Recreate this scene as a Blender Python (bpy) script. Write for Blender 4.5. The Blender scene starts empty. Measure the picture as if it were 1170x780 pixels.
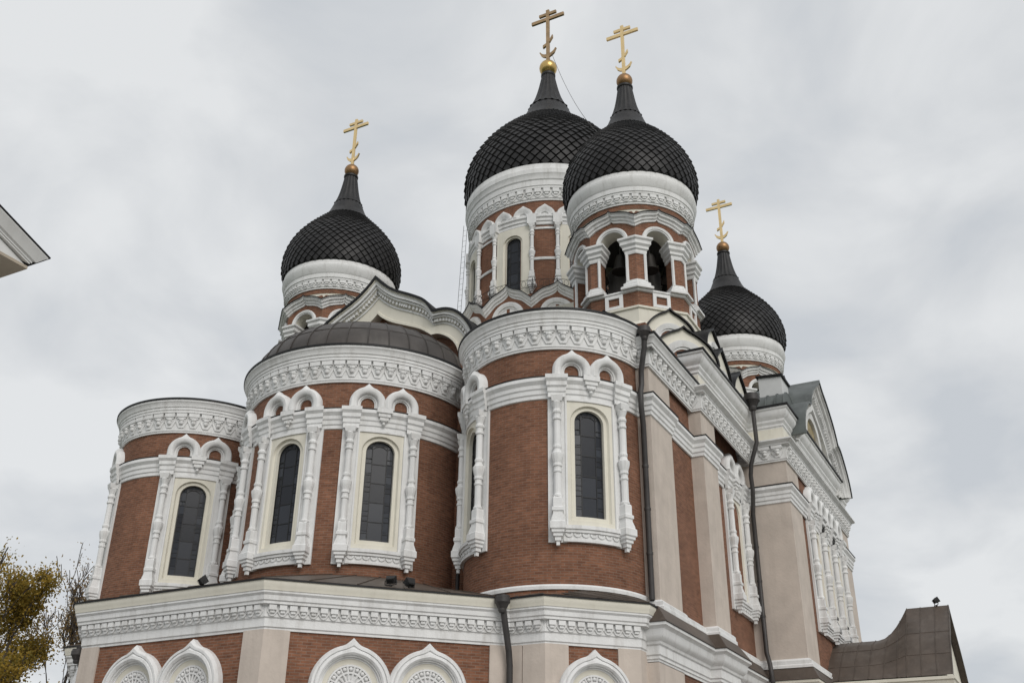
import bpy, bmesh, math, random
from mathutils import Vector, Matrix
random.seed(11)
R_ = math.radians
PI = math.pi
sc = bpy.context.scene
COL = sc.collection

# ------------------------------------------------------------------ camera
HK = 0.84      # window heads are a little flatter than half circles
CAM = Vector((23.6243, -31.8639, 1.6))
yaw, pitch, roll, FPX = R_(27.8647), R_(26.9199), R_(0.6734), 1178.32
fw = Vector((-math.sin(yaw) * math.cos(pitch), math.cos(yaw) * math.cos(pitch), math.sin(pitch)))
rt = Vector((math.cos(yaw), math.sin(yaw), 0))
up = rt.cross(fw)
rt2 = rt * math.cos(roll) + up * math.sin(roll)
up2 = up * math.cos(roll) - rt * math.sin(roll)
cd = bpy.data.cameras.new("camera")
cam = bpy.data.objects.new("camera", cd)
COL.objects.link(cam)
mw = Matrix((rt2, up2, -fw)).transposed().to_4x4()
mw.translation = CAM
cam.matrix_world = mw
cd.sensor_width = 36.0
cd.lens = FPX * 36.0 / 1170.0
cd.clip_start = 0.1
cd.clip_end = 3000
sc.camera = cam

# ------------------------------------------------------------------ world: overcast sky
w = bpy.data.worlds.new("World")
sc.world = w
w.use_nodes = True
nt = w.node_tree
nt.nodes.clear()
N = nt.nodes.new
L = nt.links.new
SUN_EL, SUN_AZ = R_(34), R_(130)          # azimuth clockwise from +Y
out = N("ShaderNodeOutputWorld")
bg = N("ShaderNodeBackground")
bg.inputs["Strength"].default_value = 0.1
sky = N("ShaderNodeTexSky")
sky.sky_type = 'NISHITA'
sky.sun_disc = False
sky.sun_elevation = SUN_EL
sky.sun_rotation = SUN_AZ
sky.air_density = 1.0
sky.dust_density = 3.0
tc = N("ShaderNodeTexCoord")
sep = N("ShaderNodeSeparateXYZ")
L(tc.outputs["Generated"], sep.inputs[0])
zc = N("ShaderNodeMath"); zc.operation = 'ADD'; zc.inputs[1].default_value = 0.38
L(sep.outputs["Z"], zc.inputs[0])
dx = N("ShaderNodeMath"); dx.operation = 'DIVIDE'
dy = N("ShaderNodeMath"); dy.operation = 'DIVIDE'
L(sep.outputs["X"], dx.inputs[0]); L(zc.outputs[0], dx.inputs[1])
L(sep.outputs["Y"], dy.inputs[0]); L(zc.outputs[0], dy.inputs[1])
cmb = N("ShaderNodeCombineXYZ")
L(dx.outputs[0], cmb.inputs[0]); L(dy.outputs[0], cmb.inputs[1])
n1 = N("ShaderNodeTexNoise"); n1.inputs["Scale"].default_value = 4.2; n1.inputs["Detail"].default_value = 7; n1.inputs["Roughness"].default_value = 0.5
n1.inputs["Distortion"].default_value = 0.35
L(cmb.outputs[0], n1.inputs["Vector"])
n2 = N("ShaderNodeTexNoise"); n2.inputs["Scale"].default_value = 1.1; n2.inputs["Detail"].default_value = 3
L(cmb.outputs[0], n2.inputs["Vector"])
mxn = N("ShaderNodeMix"); mxn.data_type = 'FLOAT'; mxn.inputs[0].default_value = 0.38
L(n1.outputs["Fac"], mxn.inputs[2]); L(n2.outputs["Fac"], mxn.inputs[3])
cr = N("ShaderNodeValToRGB")
cr.color_ramp.elements[0].position = 0.40; cr.color_ramp.elements[0].color = (0.595, 0.625, 0.66, 1)
cr.color_ramp.elements[1].position = 0.58; cr.color_ramp.elements[1].color = (0.80, 0.815, 0.825, 1)
e = cr.color_ramp.elements.new(0.49); e.color = (0.69, 0.71, 0.73, 1)
L(mxn.outputs[0], cr.inputs[0])
gain = N("ShaderNodeVectorMath"); gain.operation = 'SCALE'; gain.inputs["Scale"].default_value = 10.0
L(cr.outputs[0], gain.inputs[0])
mx = N("ShaderNodeMix"); mx.data_type = 'RGBA'; mx.inputs[0].default_value = 0.94
L(sky.outputs[0], mx.inputs[6]); L(gain.outputs[0], mx.inputs[7])
L(mx.outputs[2], bg.inputs["Color"])
L(bg.outputs[0], out.inputs["Surface"])

# ------------------------------------------------------------------ sun behind thin cloud
sl = bpy.data.lights.new("sun", 'SUN')
sl.energy = 1.5
sl.angle = R_(35)
sl.color = (1.0, 0.965, 0.92)
so = bpy.data.objects.new("sun", sl)
COL.objects.link(so)
sd = Vector((math.sin(SUN_AZ) * math.cos(SUN_EL), math.cos(SUN_AZ) * math.cos(SUN_EL), math.sin(SUN_EL)))
so.rotation_euler = (-sd).to_track_quat('-Z', 'Y').to_euler()
sc.view_settings.view_transform = 'Standard'
sc.view_settings.look = 'None'
sc.view_settings.exposure = 0.0
sc.view_settings.gamma = 1.0
sc.view_settings.use_curve_mapping = False
sc.cycles.max_bounces = 6
sc.cycles.diffuse_bounces = 4

# ------------------------------------------------------------------ materials
MATS = {}
def mat(name, col, rough=0.8, metal=0.0, var=0.08, scale=1.2, streak=0.0, bump=0.0, bscale=30, spec=0.4, dirt=(0.25, 0.22, 0.19), fine=0.0):
    m = bpy.data.materials.new(name); m.use_nodes = True
    t = m.node_tree; nd = t.nodes; b = nd["Principled BSDF"]
    b.inputs["Roughness"].default_value = rough
    b.inputs["Metallic"].default_value = metal
    b.inputs["Specular IOR Level"].default_value = spec
    co = nd.new("ShaderNodeTexCoord")
    n = nd.new("ShaderNodeTexNoise"); n.inputs["Scale"].default_value = scale; n.inputs["Detail"].default_value = 6; n.inputs["Roughness"].default_value = 0.6
    t.links.new(co.outputs["Object"], n.inputs["Vector"])
    r = nd.new("ShaderNodeValToRGB")
    r.color_ramp.elements[0].position = 0.3; r.color_ramp.elements[1].position = 0.7
    lo = [c * (1 - var) for c in col]; hi = [min(1, c * (1 + var * .6)) for c in col]
    r.color_ramp.elements[0].color = (*lo, 1); r.color_ramp.elements[1].color = (*hi, 1)
    t.links.new(n.outputs["Fac"], r.inputs[0])
    last = r.outputs[0]
    if streak > 0:
        mp = nd.new("ShaderNodeMapping"); mp.inputs["Scale"].default_value = (3.2, 3.2, 0.28)
        t.links.new(co.outputs["Object"], mp.inputs[0])
        n2 = nd.new("ShaderNodeTexNoise"); n2.inputs["Scale"].default_value = 1.0; n2.inputs["Detail"].default_value = 8; n2.inputs["Roughness"].default_value = 0.65
        t.links.new(mp.outputs[0], n2.inputs["Vector"])
        r2 = nd.new("ShaderNodeValToRGB")
        r2.color_ramp.elements[0].position = 0.5; r2.color_ramp.elements[0].color = (0, 0, 0, 1)
        r2.color_ramp.elements[1].position = 0.78; r2.color_ramp.elements[1].color = (streak, streak, streak, 1)
        t.links.new(n2.outputs["Fac"], r2.inputs[0])
        x = nd.new("ShaderNodeMix"); x.data_type = 'RGBA'
        t.links.new(r2.outputs[0], x.inputs[0]); t.links.new(last, x.inputs[6]); x.inputs[7].default_value = (*dirt, 1)
        last = x.outputs[2]
    t.links.new(last, b.inputs["Base Color"])
    if bump > 0:
        n3 = nd.new("ShaderNodeTexNoise"); n3.inputs["Scale"].default_value = bscale; n3.inputs["Detail"].default_value = 4
        t.links.new(co.outputs["Object"], n3.inputs["Vector"])
        bp = nd.new("ShaderNodeBump"); bp.inputs["Strength"].default_value = bump; bp.inputs["Distance"].default_value = 0.02
        t.links.new(n3.outputs["Fac"], bp.inputs["Height"])
        t.links.new(bp.outputs[0], b.inputs["Normal"])
    MATS[name] = m
    return m

def brick_mat(name, c1, c2, mortar):
    m = bpy.data.materials.new(name); m.use_nodes = True
    t = m.node_tree; nd = t.nodes; b = nd["Principled BSDF"]
    b.inputs["Roughness"].default_value = 0.85; b.inputs["Specular IOR Level"].default_value = 0.25
    uv = nd.new("ShaderNodeUVMap"); uv.uv_map = "UVMap"
    bt = nd.new("ShaderNodeTexBrick")
    bt.inputs["Scale"].default_value = 1.0
    bt.inputs["Brick Width"].default_value = 0.27; bt.inputs["Row Height"].default_value = 0.085
    bt.inputs["Mortar Size"].default_value = 0.012; bt.inputs["Mortar Smooth"].default_value = 0.3
    bt.inputs["Color1"].default_value = (*c1, 1); bt.inputs["Color2"].default_value = (*c2, 1); bt.inputs["Mortar"].default_value = (*mortar, 1)
    bt.inputs["Bias"].default_value = -0.1
    t.links.new(uv.outputs[0], bt.inputs["Vector"])
    co = nd.new("ShaderNodeTexCoord")
    n = nd.new("ShaderNodeTexNoise"); n.inputs["Scale"].default_value = 0.5; n.inputs["Detail"].default_value = 6; n.inputs["Roughness"].default_value = 0.65
    t.links.new(co.outputs["Object"], n.inputs["Vector"])
    r = nd.new("ShaderNodeValToRGB"); r.color_ramp.elements[0].position = 0.3; r.color_ramp.elements[1].position = 0.72
    r.color_ramp.elements[0].color = (0.70, 0.69, 0.68, 1); r.color_ramp.elements[1].color = (1.18, 1.17, 1.16, 1)
    t.links.new(n.outputs["Fac"], r.inputs[0])
    x = nd.new("ShaderNodeMix"); x.data_type = 'RGBA'; x.blend_type = 'MULTIPLY'; x.inputs[0].default_value = 1.0
    t.links.new(bt.outputs["Color"], x.inputs[6]); t.links.new(r.outputs[0], x.inputs[7])
    # individual bricks: fine noise
    n2 = nd.new("ShaderNodeTexNoise"); n2.inputs["Scale"].default_value = 1.0; n2.inputs["Detail"].default_value = 2
    mp = nd.new("ShaderNodeMapping"); mp.inputs["Scale"].default_value = (3.7, 11.8, 1)
    t.links.new(uv.outputs[0], mp.inputs[0]); t.links.new(mp.outputs[0], n2.inputs["Vector"])
    r2 = nd.new("ShaderNodeValToRGB"); r2.color_ramp.elements[0].position = 0.3; r2.color_ramp.elements[1].position = 0.7
    r2.color_ramp.elements[0].color = (0.80, 0.80, 0.80, 1); r2.color_ramp.elements[1].color = (1.2, 1.19, 1.17, 1)
    t.links.new(n2.outputs["Fac"], r2.inputs[0])
    x2 = nd.new("ShaderNodeMix"); x2.data_type = 'RGBA'; x2.blend_type = 'MULTIPLY'; x2.inputs[0].default_value = 1.0
    t.links.new(x.outputs[2], x2.inputs[6]); t.links.new(r2.outputs[0], x2.inputs[7])
    t.links.new(x2.outputs[2], b.inputs["Base Color"])
    bp = nd.new("ShaderNodeBump"); bp.inputs["Strength"].default_value = 0.5; bp.inputs["Distance"].default_value = 0.01; bp.invert = True
    t.links.new(bt.outputs["Fac"], bp.inputs["Height"]); t.links.new(bp.outputs[0], b.inputs["Normal"])
    MATS[name] = m
    return m

WHITE = mat("white_plaster", (0.76, 0.76, 0.755), 0.85, var=0.08, streak=0.52, bump=0.4, bscale=16, dirt=(0.34, 0.32, 0.29))
CREAM = mat("cream_plaster", (0.73, 0.70, 0.61), 0.85, var=0.06, streak=0.3, bump=0.15, bscale=12, dirt=(0.45, 0.41, 0.33))
BEIGE = mat("beige_plaster", (0.56, 0.49, 0.43), 0.9, var=0.12, streak=0.40, bump=0.4, bscale=10, dirt=(0.34, 0.29, 0.25))
BRICK = brick_mat("red_brick", (0.238, 0.108, 0.064), (0.162, 0.071, 0.043), (0.225, 0.150, 0.112))
SLATE = mat("dome_scale_metal", (0.020, 0.019, 0.0195), 0.5, metal=0.0, var=0.5, scale=2.5, spec=0.34)
DARKM = mat("black_sheet_metal", (0.011, 0.011, 0.012), 0.55, var=0.3, scale=2, spec=0.3)
BROWNM = mat("brown_sheet_metal", (0.090, 0.070, 0.056), 0.5, var=0.3, scale=1.2, streak=0.4, spec=0.4, dirt=(0.17, 0.145, 0.125))
DOMEM = mat("dark_brown_sheet_metal", (0.060, 0.052, 0.047), 0.5, var=0.3, scale=1.2, streak=0.35, spec=0.4, dirt=(0.13, 0.12, 0.11))
GREYM = mat("grey_green_sheet_metal", (0.10, 0.112, 0.108), 0.5, var=0.35, scale=1.2, streak=0.4, spec=0.4, dirt=(0.20, 0.21, 0.205))
GREYPALE = mat("pale_grey_sheet_metal", (0.62, 0.63, 0.63), 0.6, var=0.12, scale=0.8, spec=0.5)
GOLD = mat("pale_gilding", (0.83, 0.62, 0.32), 0.32, metal=0.75, var=0.12, scale=3)
OLDGOLD = mat("dulled_gilding", (0.44, 0.30, 0.17), 0.4, metal=0.7, var=0.3, scale=2)
BRONZE = mat("tarnished_gilding", (0.30, 0.175, 0.085), 0.42, metal=0.75, var=0.35, scale=1.5)
ORBGOLD = mat("old_gilding", (0.58, 0.40, 0.15), 0.3, metal=0.85, var=0.25, scale=1.5)
GLASS = mat("dark_window_glass", (0.020, 0.022, 0.027), 0.2, var=0.4, scale=3.0, spec=0.2)
_t = GLASS.node_tree; _g = _t.nodes.new("ShaderNodeNewGeometry"); _r = _t.nodes.new("ShaderNodeValToRGB")
_r.color_ramp.elements[0].color = (0.020, 0.022, 0.027, 1); _r.color_ramp.elements[1].color = (0.046, 0.051, 0.062, 1)
_t.links.new(_g.outputs["Random Per Island"], _r.inputs[0]); _t.links.new(_r.outputs[0], _t.nodes["Principled BSDF"].inputs["Base Color"])
LEAD = mat("window_lead", (0.012, 0.012, 0.013), 0.5, var=0.2)
PIPE = mat("dark_zinc_pipe", (0.045, 0.041, 0.040), 0.5, var=0.35, scale=2, streak=0.2, spec=0.4, dirt=(0.12, 0.11, 0.10))
IRON = mat("wrought_iron", (0.02, 0.02, 0.02), 0.6)
VOID = mat("shade_coloured_interior_plaster", (0.10, 0.095, 0.09), 0.95)  # dark base colour stands for the shade inside the bell chambers
BELL = mat("bell_bronze", (0.035, 0.032, 0.028), 0.5, metal=0.5)
MOSAIC = mat("mosaic_panel", (0.36, 0.29, 0.16), 0.6, var=0.6, scale=3.0)
WOODSOF = mat("brown_painted_soffit", (0.42, 0.36, 0.285), 0.8, var=0.15, streak=0.1)
EAVEW = mat("eave_white_paint", (0.70, 0.70, 0.69), 0.8, var=0.06, streak=0.15)
BARK = mat("tree_bark", (0.085, 0.072, 0.062), 0.95, var=0.3, scale=4)
PAVE = mat("stone_paving", (0.29, 0.28, 0.265), 0.9, var=0.25, scale=1.5, bump=0.4, bscale=8)
LAWN = mat("grass_ground", (0.06, 0.085, 0.03), 0.95, var=0.3, scale=2)
def leaf_mat(name, a, b_):
    m = bpy.data.materials.new(name); m.use_nodes = True
    t = m.node_tree; nd = t.nodes; b = nd["Principled BSDF"]; o = nd["Material Output"]
    b.inputs["Roughness"].default_value = 0.7; b.inputs["Specular IOR Level"].default_value = 0.2
    g = nd.new("ShaderNodeNewGeometry"); r = nd.new("ShaderNodeValToRGB")
    r.color_ramp.elements[0].color = (*a, 1); r.color_ramp.elements[1].color = (*b_, 1)
    tr = nd.new("ShaderNodeBsdfTranslucent"); mx_ = nd.new("ShaderNodeMixShader"); mx_.inputs[0].default_value = 0.45
    t.links.new(g.outputs["Random Per Island"], r.inputs[0]); t.links.new(r.outputs[0], b.inputs["Base Color"]); t.links.new(r.outputs[0], tr.inputs["Color"])
    t.links.new(b.outputs[0], mx_.inputs[1]); t.links.new(tr.outputs[0], mx_.inputs[2]); t.links.new(mx_.outputs[0], o.inputs["Surface"])
    return m
LEAFY = leaf_mat("yellowing_leaves", (0.15, 0.125, 0.028), (0.46, 0.30, 0.055))
LEAFR = leaf_mat("russet_leaves", (0.20, 0.13, 0.06), (0.40, 0.27, 0.11))

# ------------------------------------------------------------------ frames: wall space (u along, v up, w out) -> local xyz facing -Y
class Frame:
    def __init__(s, R=None, off=0.0): s.R = R; s.off = off
    def __call__(s, u, v, w=0.0):
        if s.R is None: return Vector((u, -(w + s.off), v))
        a = u / s.R
        return Vector(((s.R + w) * math.sin(a), -(s.R + w) * math.cos(a), v))
    def ang(s, u): return 0.0 if s.R is None else u / s.R

class MB:
    def __init__(s): s.v = []; s.f = []
    def add(s, pts, faces):
        o = len(s.v); s.v += [Vector(p) for p in pts]; s.f += [tuple(o + i for i in f) for f in faces]
    def grid(s, rows, cu=False, cv=False):
        n = len(rows); m = len(rows[0]); o = len(s.v)
        for r in rows: s.v += [Vector(p) for p in r]
        for i in range(n if cu else n - 1):
            for j in range(m if cv else m - 1):
                a, b = i, (i + 1) % n; c, d = j, (j + 1) % m
                s.f.append((o + a * m + c, o + b * m + c, o + b * m + d, o + a * m + d))
    def box(s, F, u0, u1, v0, v1, w0, w1, n=1, taper=0.0):
        if F.R is not None and n == 1: n = max(1, int(abs(u1 - u0) / 0.35))
        rows = []
        for i in range(n + 1):
            u = u0 + (u1 - u0) * i / n
            rows.append([F(u, v0, w0), F(u, v0, w1), F(u, v1, w1), F(u, v1, w0)])
        o = len(s.v); s.grid(rows, cv=True)
        s.f.append((o, o + 1, o + 2, o + 3)); e = o + 4 * n; s.f.append((e + 3, e + 2, e + 1, e))
    def prism(s, F, poly, w0, w1):
        n = len(poly); o = len(s.v)
        s.v += [F(u, v, w0) for u, v in poly] + [F(u, v, w1) for u, v in poly]
        s.f.append(tuple(o + n + i for i in range(n))); s.f.append(tuple(o + i for i in reversed(range(n))))
        for i in range(n):
            j = (i + 1) % n; s.f.append((o + i, o + j, o + n + j, o + n + i))
    def lathe(s, F, u, w, prof, n=12, rot=0.0):
        c = F(u, 0, w); a0 = F.ang(u) + rot
        rows = []
        for r, z in prof:
            rows.append([Vector((c.x + r * math.cos(a0 + 2 * PI * k / n), c.y + r * math.sin(a0 + 2 * PI * k / n), z)) for k in range(n)])
        o = len(s.v); s.grid(rows, cv=True); m = len(rows)
        s.f.append(tuple(o + k for k in range(n))); s.f.append(tuple(o + (m - 1) * n + k for k in reversed(range(n))))
    def sq(s, F, u, w, prof):
        s.lathe(F, u, w, [(r * 1.4142, z) for r, z in prof], 4, PI / 4)
    def arch(s, F, uc, vc, prof, a0=0, a1=180, n=28, pw=24.0, caps=True, asp=1.0):
        rows = []
        for i in range(n + 1):
            a = a1 + (a0 - a1) * i / n
            t = max(0.0, 1 - abs(a - 90) / pw) ** 1.7
            rows.append([F(uc + (r + k * t) * math.cos(R_(a)), vc + asp * (r + k * t) * math.sin(R_(a)), w) for r, w, k in prof])
        o = len(s.v); s.grid(rows); m = len(prof)
        if caps:
            s.f.append(tuple(o + j for j in range(m))); s.f.append(tuple(o + n * m + j for j in reversed(range(m))))
    def sweep(s, path, prof, fn, side=1, closed=False, caps=True):
        n = len(path); rows = []
        P = [Vector((p[0], p[1])) for p in path]
        for i in range(n):
            a = P[i - 1] if (i > 0 or closed) else None
            b = P[(i + 1) % n] if (i < n - 1 or closed) else None
            ns = []
            if a is not None: d = (P[i] - a).normalized(); ns.append(Vector((d.y, -d.x)) * side)
            if b is not None: d = (b - P[i]).normalized(); ns.append(Vector((d.y, -d.x)) * side)
            nn = ns[0] if len(ns) == 1 else (ns[0] + ns[1]).normalized()
            sc_ = 1.0 / max(0.35, nn.dot(ns[0]))
            rows.append([fn(P[i] + nn * sc_ * d_, h) for d_, h in prof])
        o = len(s.v); s.grid(rows, cu=closed); m = len(prof)
        if caps and not closed:
            s.f.append(tuple(o + j for j in range(m))); s.f.append(tuple(o + (n - 1) * m + j for j in reversed(range(m))))
    def tube(s, pts, rad, n=8):
        pts = [Vector(p) for p in pts]; rows = []
        if not isinstance(rad, (list, tuple)): rad = [rad] * len(pts)
        ref = None
        for i, p in enumerate(pts):
            d = (pts[min(i + 1, len(pts) - 1)] - pts[max(i - 1, 0)]).normalized()
            if ref is None:
                ref = d.orthogonal().normalized()
            ref = (ref - d * ref.dot(d)).normalized(); b = d.cross(ref)
            rows.append([p + (ref * math.cos(2 * PI * k / n) + b * math.sin(2 * PI * k / n)) * rad[i] for k in range(n)])
        o = len(s.v); s.grid(rows, cv=True); m = len(rows)
        s.f.append(tuple(o + k for k in range(n))); s.f.append(tuple(o + (m - 1) * n + k for k in reversed(range(n))))
    def sphere(s, c, r, nu=16, nv=10, sz=1.0):
        c = Vector(c); rows = []
        for i in range(nv + 1):
            a = -PI / 2 + PI * i / nv; rr = max(1e-4, r * math.cos(a))
            rows.append([c + Vector((rr * math.cos(2 * PI * k / nu), rr * math.sin(2 * PI * k / nu), r * sz * math.sin(a))) for k in range(nu)])
        s.grid(rows, cv=True)
    def build(s, name, m, parent=None, loc=(0, 0, 0), rz=0.0, uv=None, smooth=40, fixn=True):
        me = bpy.data.meshes.new(name)
        me.from_pydata(s.v, [], s.f); me.validate()
        if fixn:
            bm = bmesh.new(); bm.from_mesh(me)
            bmesh.ops.recalc_face_normals(bm, faces=bm.faces)
            bm.to_mesh(me); bm.free()
        if m is BRICK:
            ul = me.uv_layers.new(name="UVMap")
            for p in me.polygons:
                nn = p.normal
                th = math.atan2(nn.x, -nn.y)
                if uv:
                    c = p.center; tc_ = math.atan2(c.x - uv[0], -(c.y - uv[1]))
                for li in p.loop_indices:
                    q = me.vertices[me.loops[li].vertex_index].co
                    if uv:
                        t_ = math.atan2(q.x - uv[0], -(q.y - uv[1]))
                        if t_ - tc_ > PI: t_ -= 2 * PI
                        if t_ - tc_ < -PI: t_ += 2 * PI
                        ul.data[li].uv = (t_ * uv[2], q.z)
                    elif abs(nn.z) > 0.8: ul.data[li].uv = (q.x, q.y)
                    else: ul.data[li].uv = (q.x * math.cos(th) + q.y * math.sin(th), q.z)
        if smooth:
            me.shade_smooth(); me.set_sharp_from_angle(angle=R_(smooth))
        me.materials.append(m)
        o = bpy.data.objects.new(name, me); COL.objects.link(o)
        o.location = loc; o.rotation_euler = (0, 0, rz)
        if parent is not None: o.parent = parent
        return o

def thing(name, label, cat, loc=(0, 0, 0), group=None):
    o = bpy.data.objects.new(name, None); COL.objects.link(o); o.location = loc
    o.empty_display_size = 0.5
    o["label"] = label; o["category"] = cat
    if group: o["group"] = group
    return o
def tag(o, label, cat, group=None):
    o["label"] = label; o["category"] = cat
    if group: o["group"] = group
    return o
def copy_part(o, loc, rz, parent=None):
    c = o.copy(); COL.objects.link(c); c.location = loc; c.rotation_euler = (0, 0, rz)
    if parent is not None: c.parent = parent
    for ch in o.children:
        d = ch.copy(); COL.objects.link(d); d.parent = c
    return c
def crom(pts, n=4):
    o = []
    for i in range(len(pts) - 1):
        p0 = Vector(pts[max(i - 1, 0)]); p1 = Vector(pts[i]); p2 = Vector(pts[i + 1]); p3 = Vector(pts[min(i + 2, len(pts) - 1)])
        for k in range(n):
            t = k / n
            o.append(tuple(0.5 * ((2 * p1) + (p2 - p0) * t + (2 * p0 - 5 * p1 + 4 * p2 - p3) * t * t + (3 * p1 - p0 - 3 * p2 + p3) * t ** 3)))
    o.append(tuple(pts[-1])); return o
def mirror(half):       # half path from peak (u=0) outwards to the right -> full path left to right
    return [(-u, v) for u, v in reversed(half[1:])] + list(half)

# ------------------------------------------------------------------ ground
KX, KY = 0.0, 17.68      # the cathedral's centre
g = MB(); g.add([(-900, -900, -0.004), (900, -900, -0.004), (900, 900, -0.004), (-900, 900, -0.004)], [(0, 1, 2, 3)])
go = g.build("ground", LAWN, smooth=0); go["kind"] = "structure"; go["label"] = "grass ground around the cathedral"
g = MB(); g.add([(-24, -46, 0), (46, -46, 0), (46, 52, 0), (-24, 52, 0)], [(0, 1, 2, 3)])
go = g.build("pavement", PAVE, smooth=0); go["kind"] = "structure"; go["label"] = "stone paved square around the cathedral"

# ------------------------------------------------------------------ the cathedral
K = thing("cathedral", "red brick and white plaster cathedral with five black scaled onion domes and golden crosses", "cathedral", (KX, KY, 0))
def lp(x, y, z=0.0): return (x - KX, y - KY, z)
fnz = lambda p, h: Vector((p.x, p.y, h))

CORN = [(0, 17.44), (.07, 17.44), (.07, 17.50), (.10, 17.52), (.10, 18.24), (.27, 18.26), (.27, 18.36), (.30, 18.38), (.30, 18.47), (.34, 18.50),
        (.36, 18.60), (.41, 18.68), (.44, 18.71), (.44, 18.79), (0, 18.79)]
GUTT = [(.40, 18.785), (.475, 18.785), (.475, 18.86), (0.1, 18.90), (0.1, 18.785)]
BELT = [(0, 15.58), (.05, 15.60), (.05, 15.72), (.09, 15.76), (.09, 15.90), (.13, 15.95), (.13, 16.08), (.19, 16.16), (.22, 16.20), (.22, 16.30), (.20, 16.34), (0, 16.40)]
def orn_unit(mb, F, u, s, dz=0.0, k=1.0):
    z = lambda v: 18.24 + (v - 18.24) * k + dz
    h = s / 2
    # lambrequin: raised layer with a V-shaped lower edge
    mb.prism(F, [(u - h + .003, z(18.24)), (u - h + .003, z(17.90)), (u - .10, z(17.63)), (u + .10, z(17.63)), (u + h - .003, z(17.90)), (u + h - .003, z(18.24))], .09, .145)
    mb.prism(F, [(u - .15, z(18.1)), (u - .15, z(17.93)), (u - .07, z(17.80)), (u + .07, z(17.80)), (u + .15, z(17.93)), (u + .15, z(18.1))], .14, .165)
    mb.box(F, u - s * .42, u + s * .42, z(18.08), z(18.238), .14, .262)
    mb.box(F, u - s * .34, u + s * .34, z(18.01), z(18.08), .14, .225)
    mb.lathe(F, u, .17, [(.02, z(17.74)), (.075, z(17.78)), (.095, z(17.84)), (.085, z(17.89)), (.12, z(17.93)), (.12, z(18.01))], 8)
def sm_unit(mb, F, u, s, z0, z1, w0, w1):
    # small bracket with a drop, used on the lower and the tower cornices
    h = z1 - z0
    mb.box(F, u - s * .36, u + s * .36, z0 + h * .55, z1, w0, w1)
    mb.box(F, u - s * .22, u + s * .22, z0 + h * .30, z0 + h * .55, w0, w0 + (w1 - w0) * .72)
    mb.prism(F, [(u - s * .5, z0 + h * .42), (u - s * .22, z0 + h * .06), (u, z0), (u + s * .22, z0 + h * .06), (u + s * .5, z0 + h * .42), (u + s * .5, z1), (u - s * .5, z1)], w0 - .03, w0 + (w1 - w0) * .3)

# ---- window: colonnettes, cream panel with an arched opening, twin ogee arches above the belt
def opening(mb, F, hw, vb, vs, W, VB, VT, w, wr, n=16, splay=0.0):
    # flat panel from the rectangle (+-W, VB..VT) to the arched opening (+-hw, vb..vs+hw), then the reveal back to wr
    inn = []; outp = []
    for i in range(9):
        v = vb + (vs - vb) * i / 8; inn.append((-hw, v)); outp.append((-W, VB + (vs - VB) * i / 8))
    for i in range(1, n):
        a = PI - PI * i / n
        inn.append((hw * math.cos(a), vs + HK * hw * math.sin(a)))
        d = a / PI * 180
        if d > 135: t = (180 - d) / 45; outp.append((-W, vs + (VT - vs) * t))
        elif d < 45: t = d / 45; outp.append((W, vs + (VT - vs) * t))
        else: t = (135 - d) / 90; outp.append((-W + 2 * W * t, VT))
    for i in range(9):
        v = vs + (vb - vs) * i / 8; inn.append((hw, v)); outp.append((W, vs + (VB - vs) * i / 8))
    rows = [[F(*o_, w), F(*i_, w), F(i_[0] * (1 - splay), i_[1], wr)] for o_, i_ in zip(outp, inn)]
    mb.grid(rows)
    hs = hw * (1 - splay)
    mb.grid([[F(-W, VB, w), F(0, VB, w), F(W, VB, w)], [F(-hw, vb, w), F(0, vb, w), F(hw, vb, w)], [F(-hs, vb, wr), F(0, vb, wr), F(hs, vb, wr)]])
def lattice(mb, F, hw, vb, vs, w, t=.014):
    a = hw * .52
    top = vs + math.sqrt(max(0, hw * hw - a * a)) * .62
    for s_ in (-1, 1): mb.box(F, s_ * a - t, s_ * a + t, vb, top, w - .012, w + .014, 1)
    m = 5; hgt = (vs + hw * .55 - vb) / m
    for i in range(m + 1):
        v = vb + hgt * i + (.03 if i == 0 else 0)
        mb.box(F, -a, a, v - t, v + t, w - .012, w + .014, 1)
    for i in range(2 * m - 1):
        v = vb + .3 + hgt * .5 * i + .1 * math.sin(i * 2.1)
        if v > vs: continue
        for s_ in (-1, 1): mb.box(F, min(s_ * a, s_ * hw), max(s_ * a, s_ * hw), v - t * .7, v + t * .7, w - .012, w + .012, 1)
    for d in (35, 62, 90, 118, 145):
        c, s_ = math.cos(R_(d)), math.sin(R_(d)); r0 = a / max(abs(c), .9) if abs(c) > .1 else hw * .62
        p0 = F(c * hw * .6, vs + HK * s_ * hw * .6, w); p1 = F(c * hw, vs + HK * s_ * hw, w)
        mb.tube([p0, p1], t, 4)
    mb.tube([F(hw * .6 * math.cos(R_(x)), vs + HK * hw * .6 * math.sin(R_(x)), w) for x in range(28, 153, 12)], t, 4)
    pts = [F(-hw, vb, w), F(-hw, vs, w)] + [F(hw * math.cos(PI - PI * i / 10), vs + HK * hw * math.sin(PI - PI * i / 10), w) for i in range(1, 10)] + [F(hw, vs, w), F(hw, vb, w)]
    mb.tube(pts, .028, 4)
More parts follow.
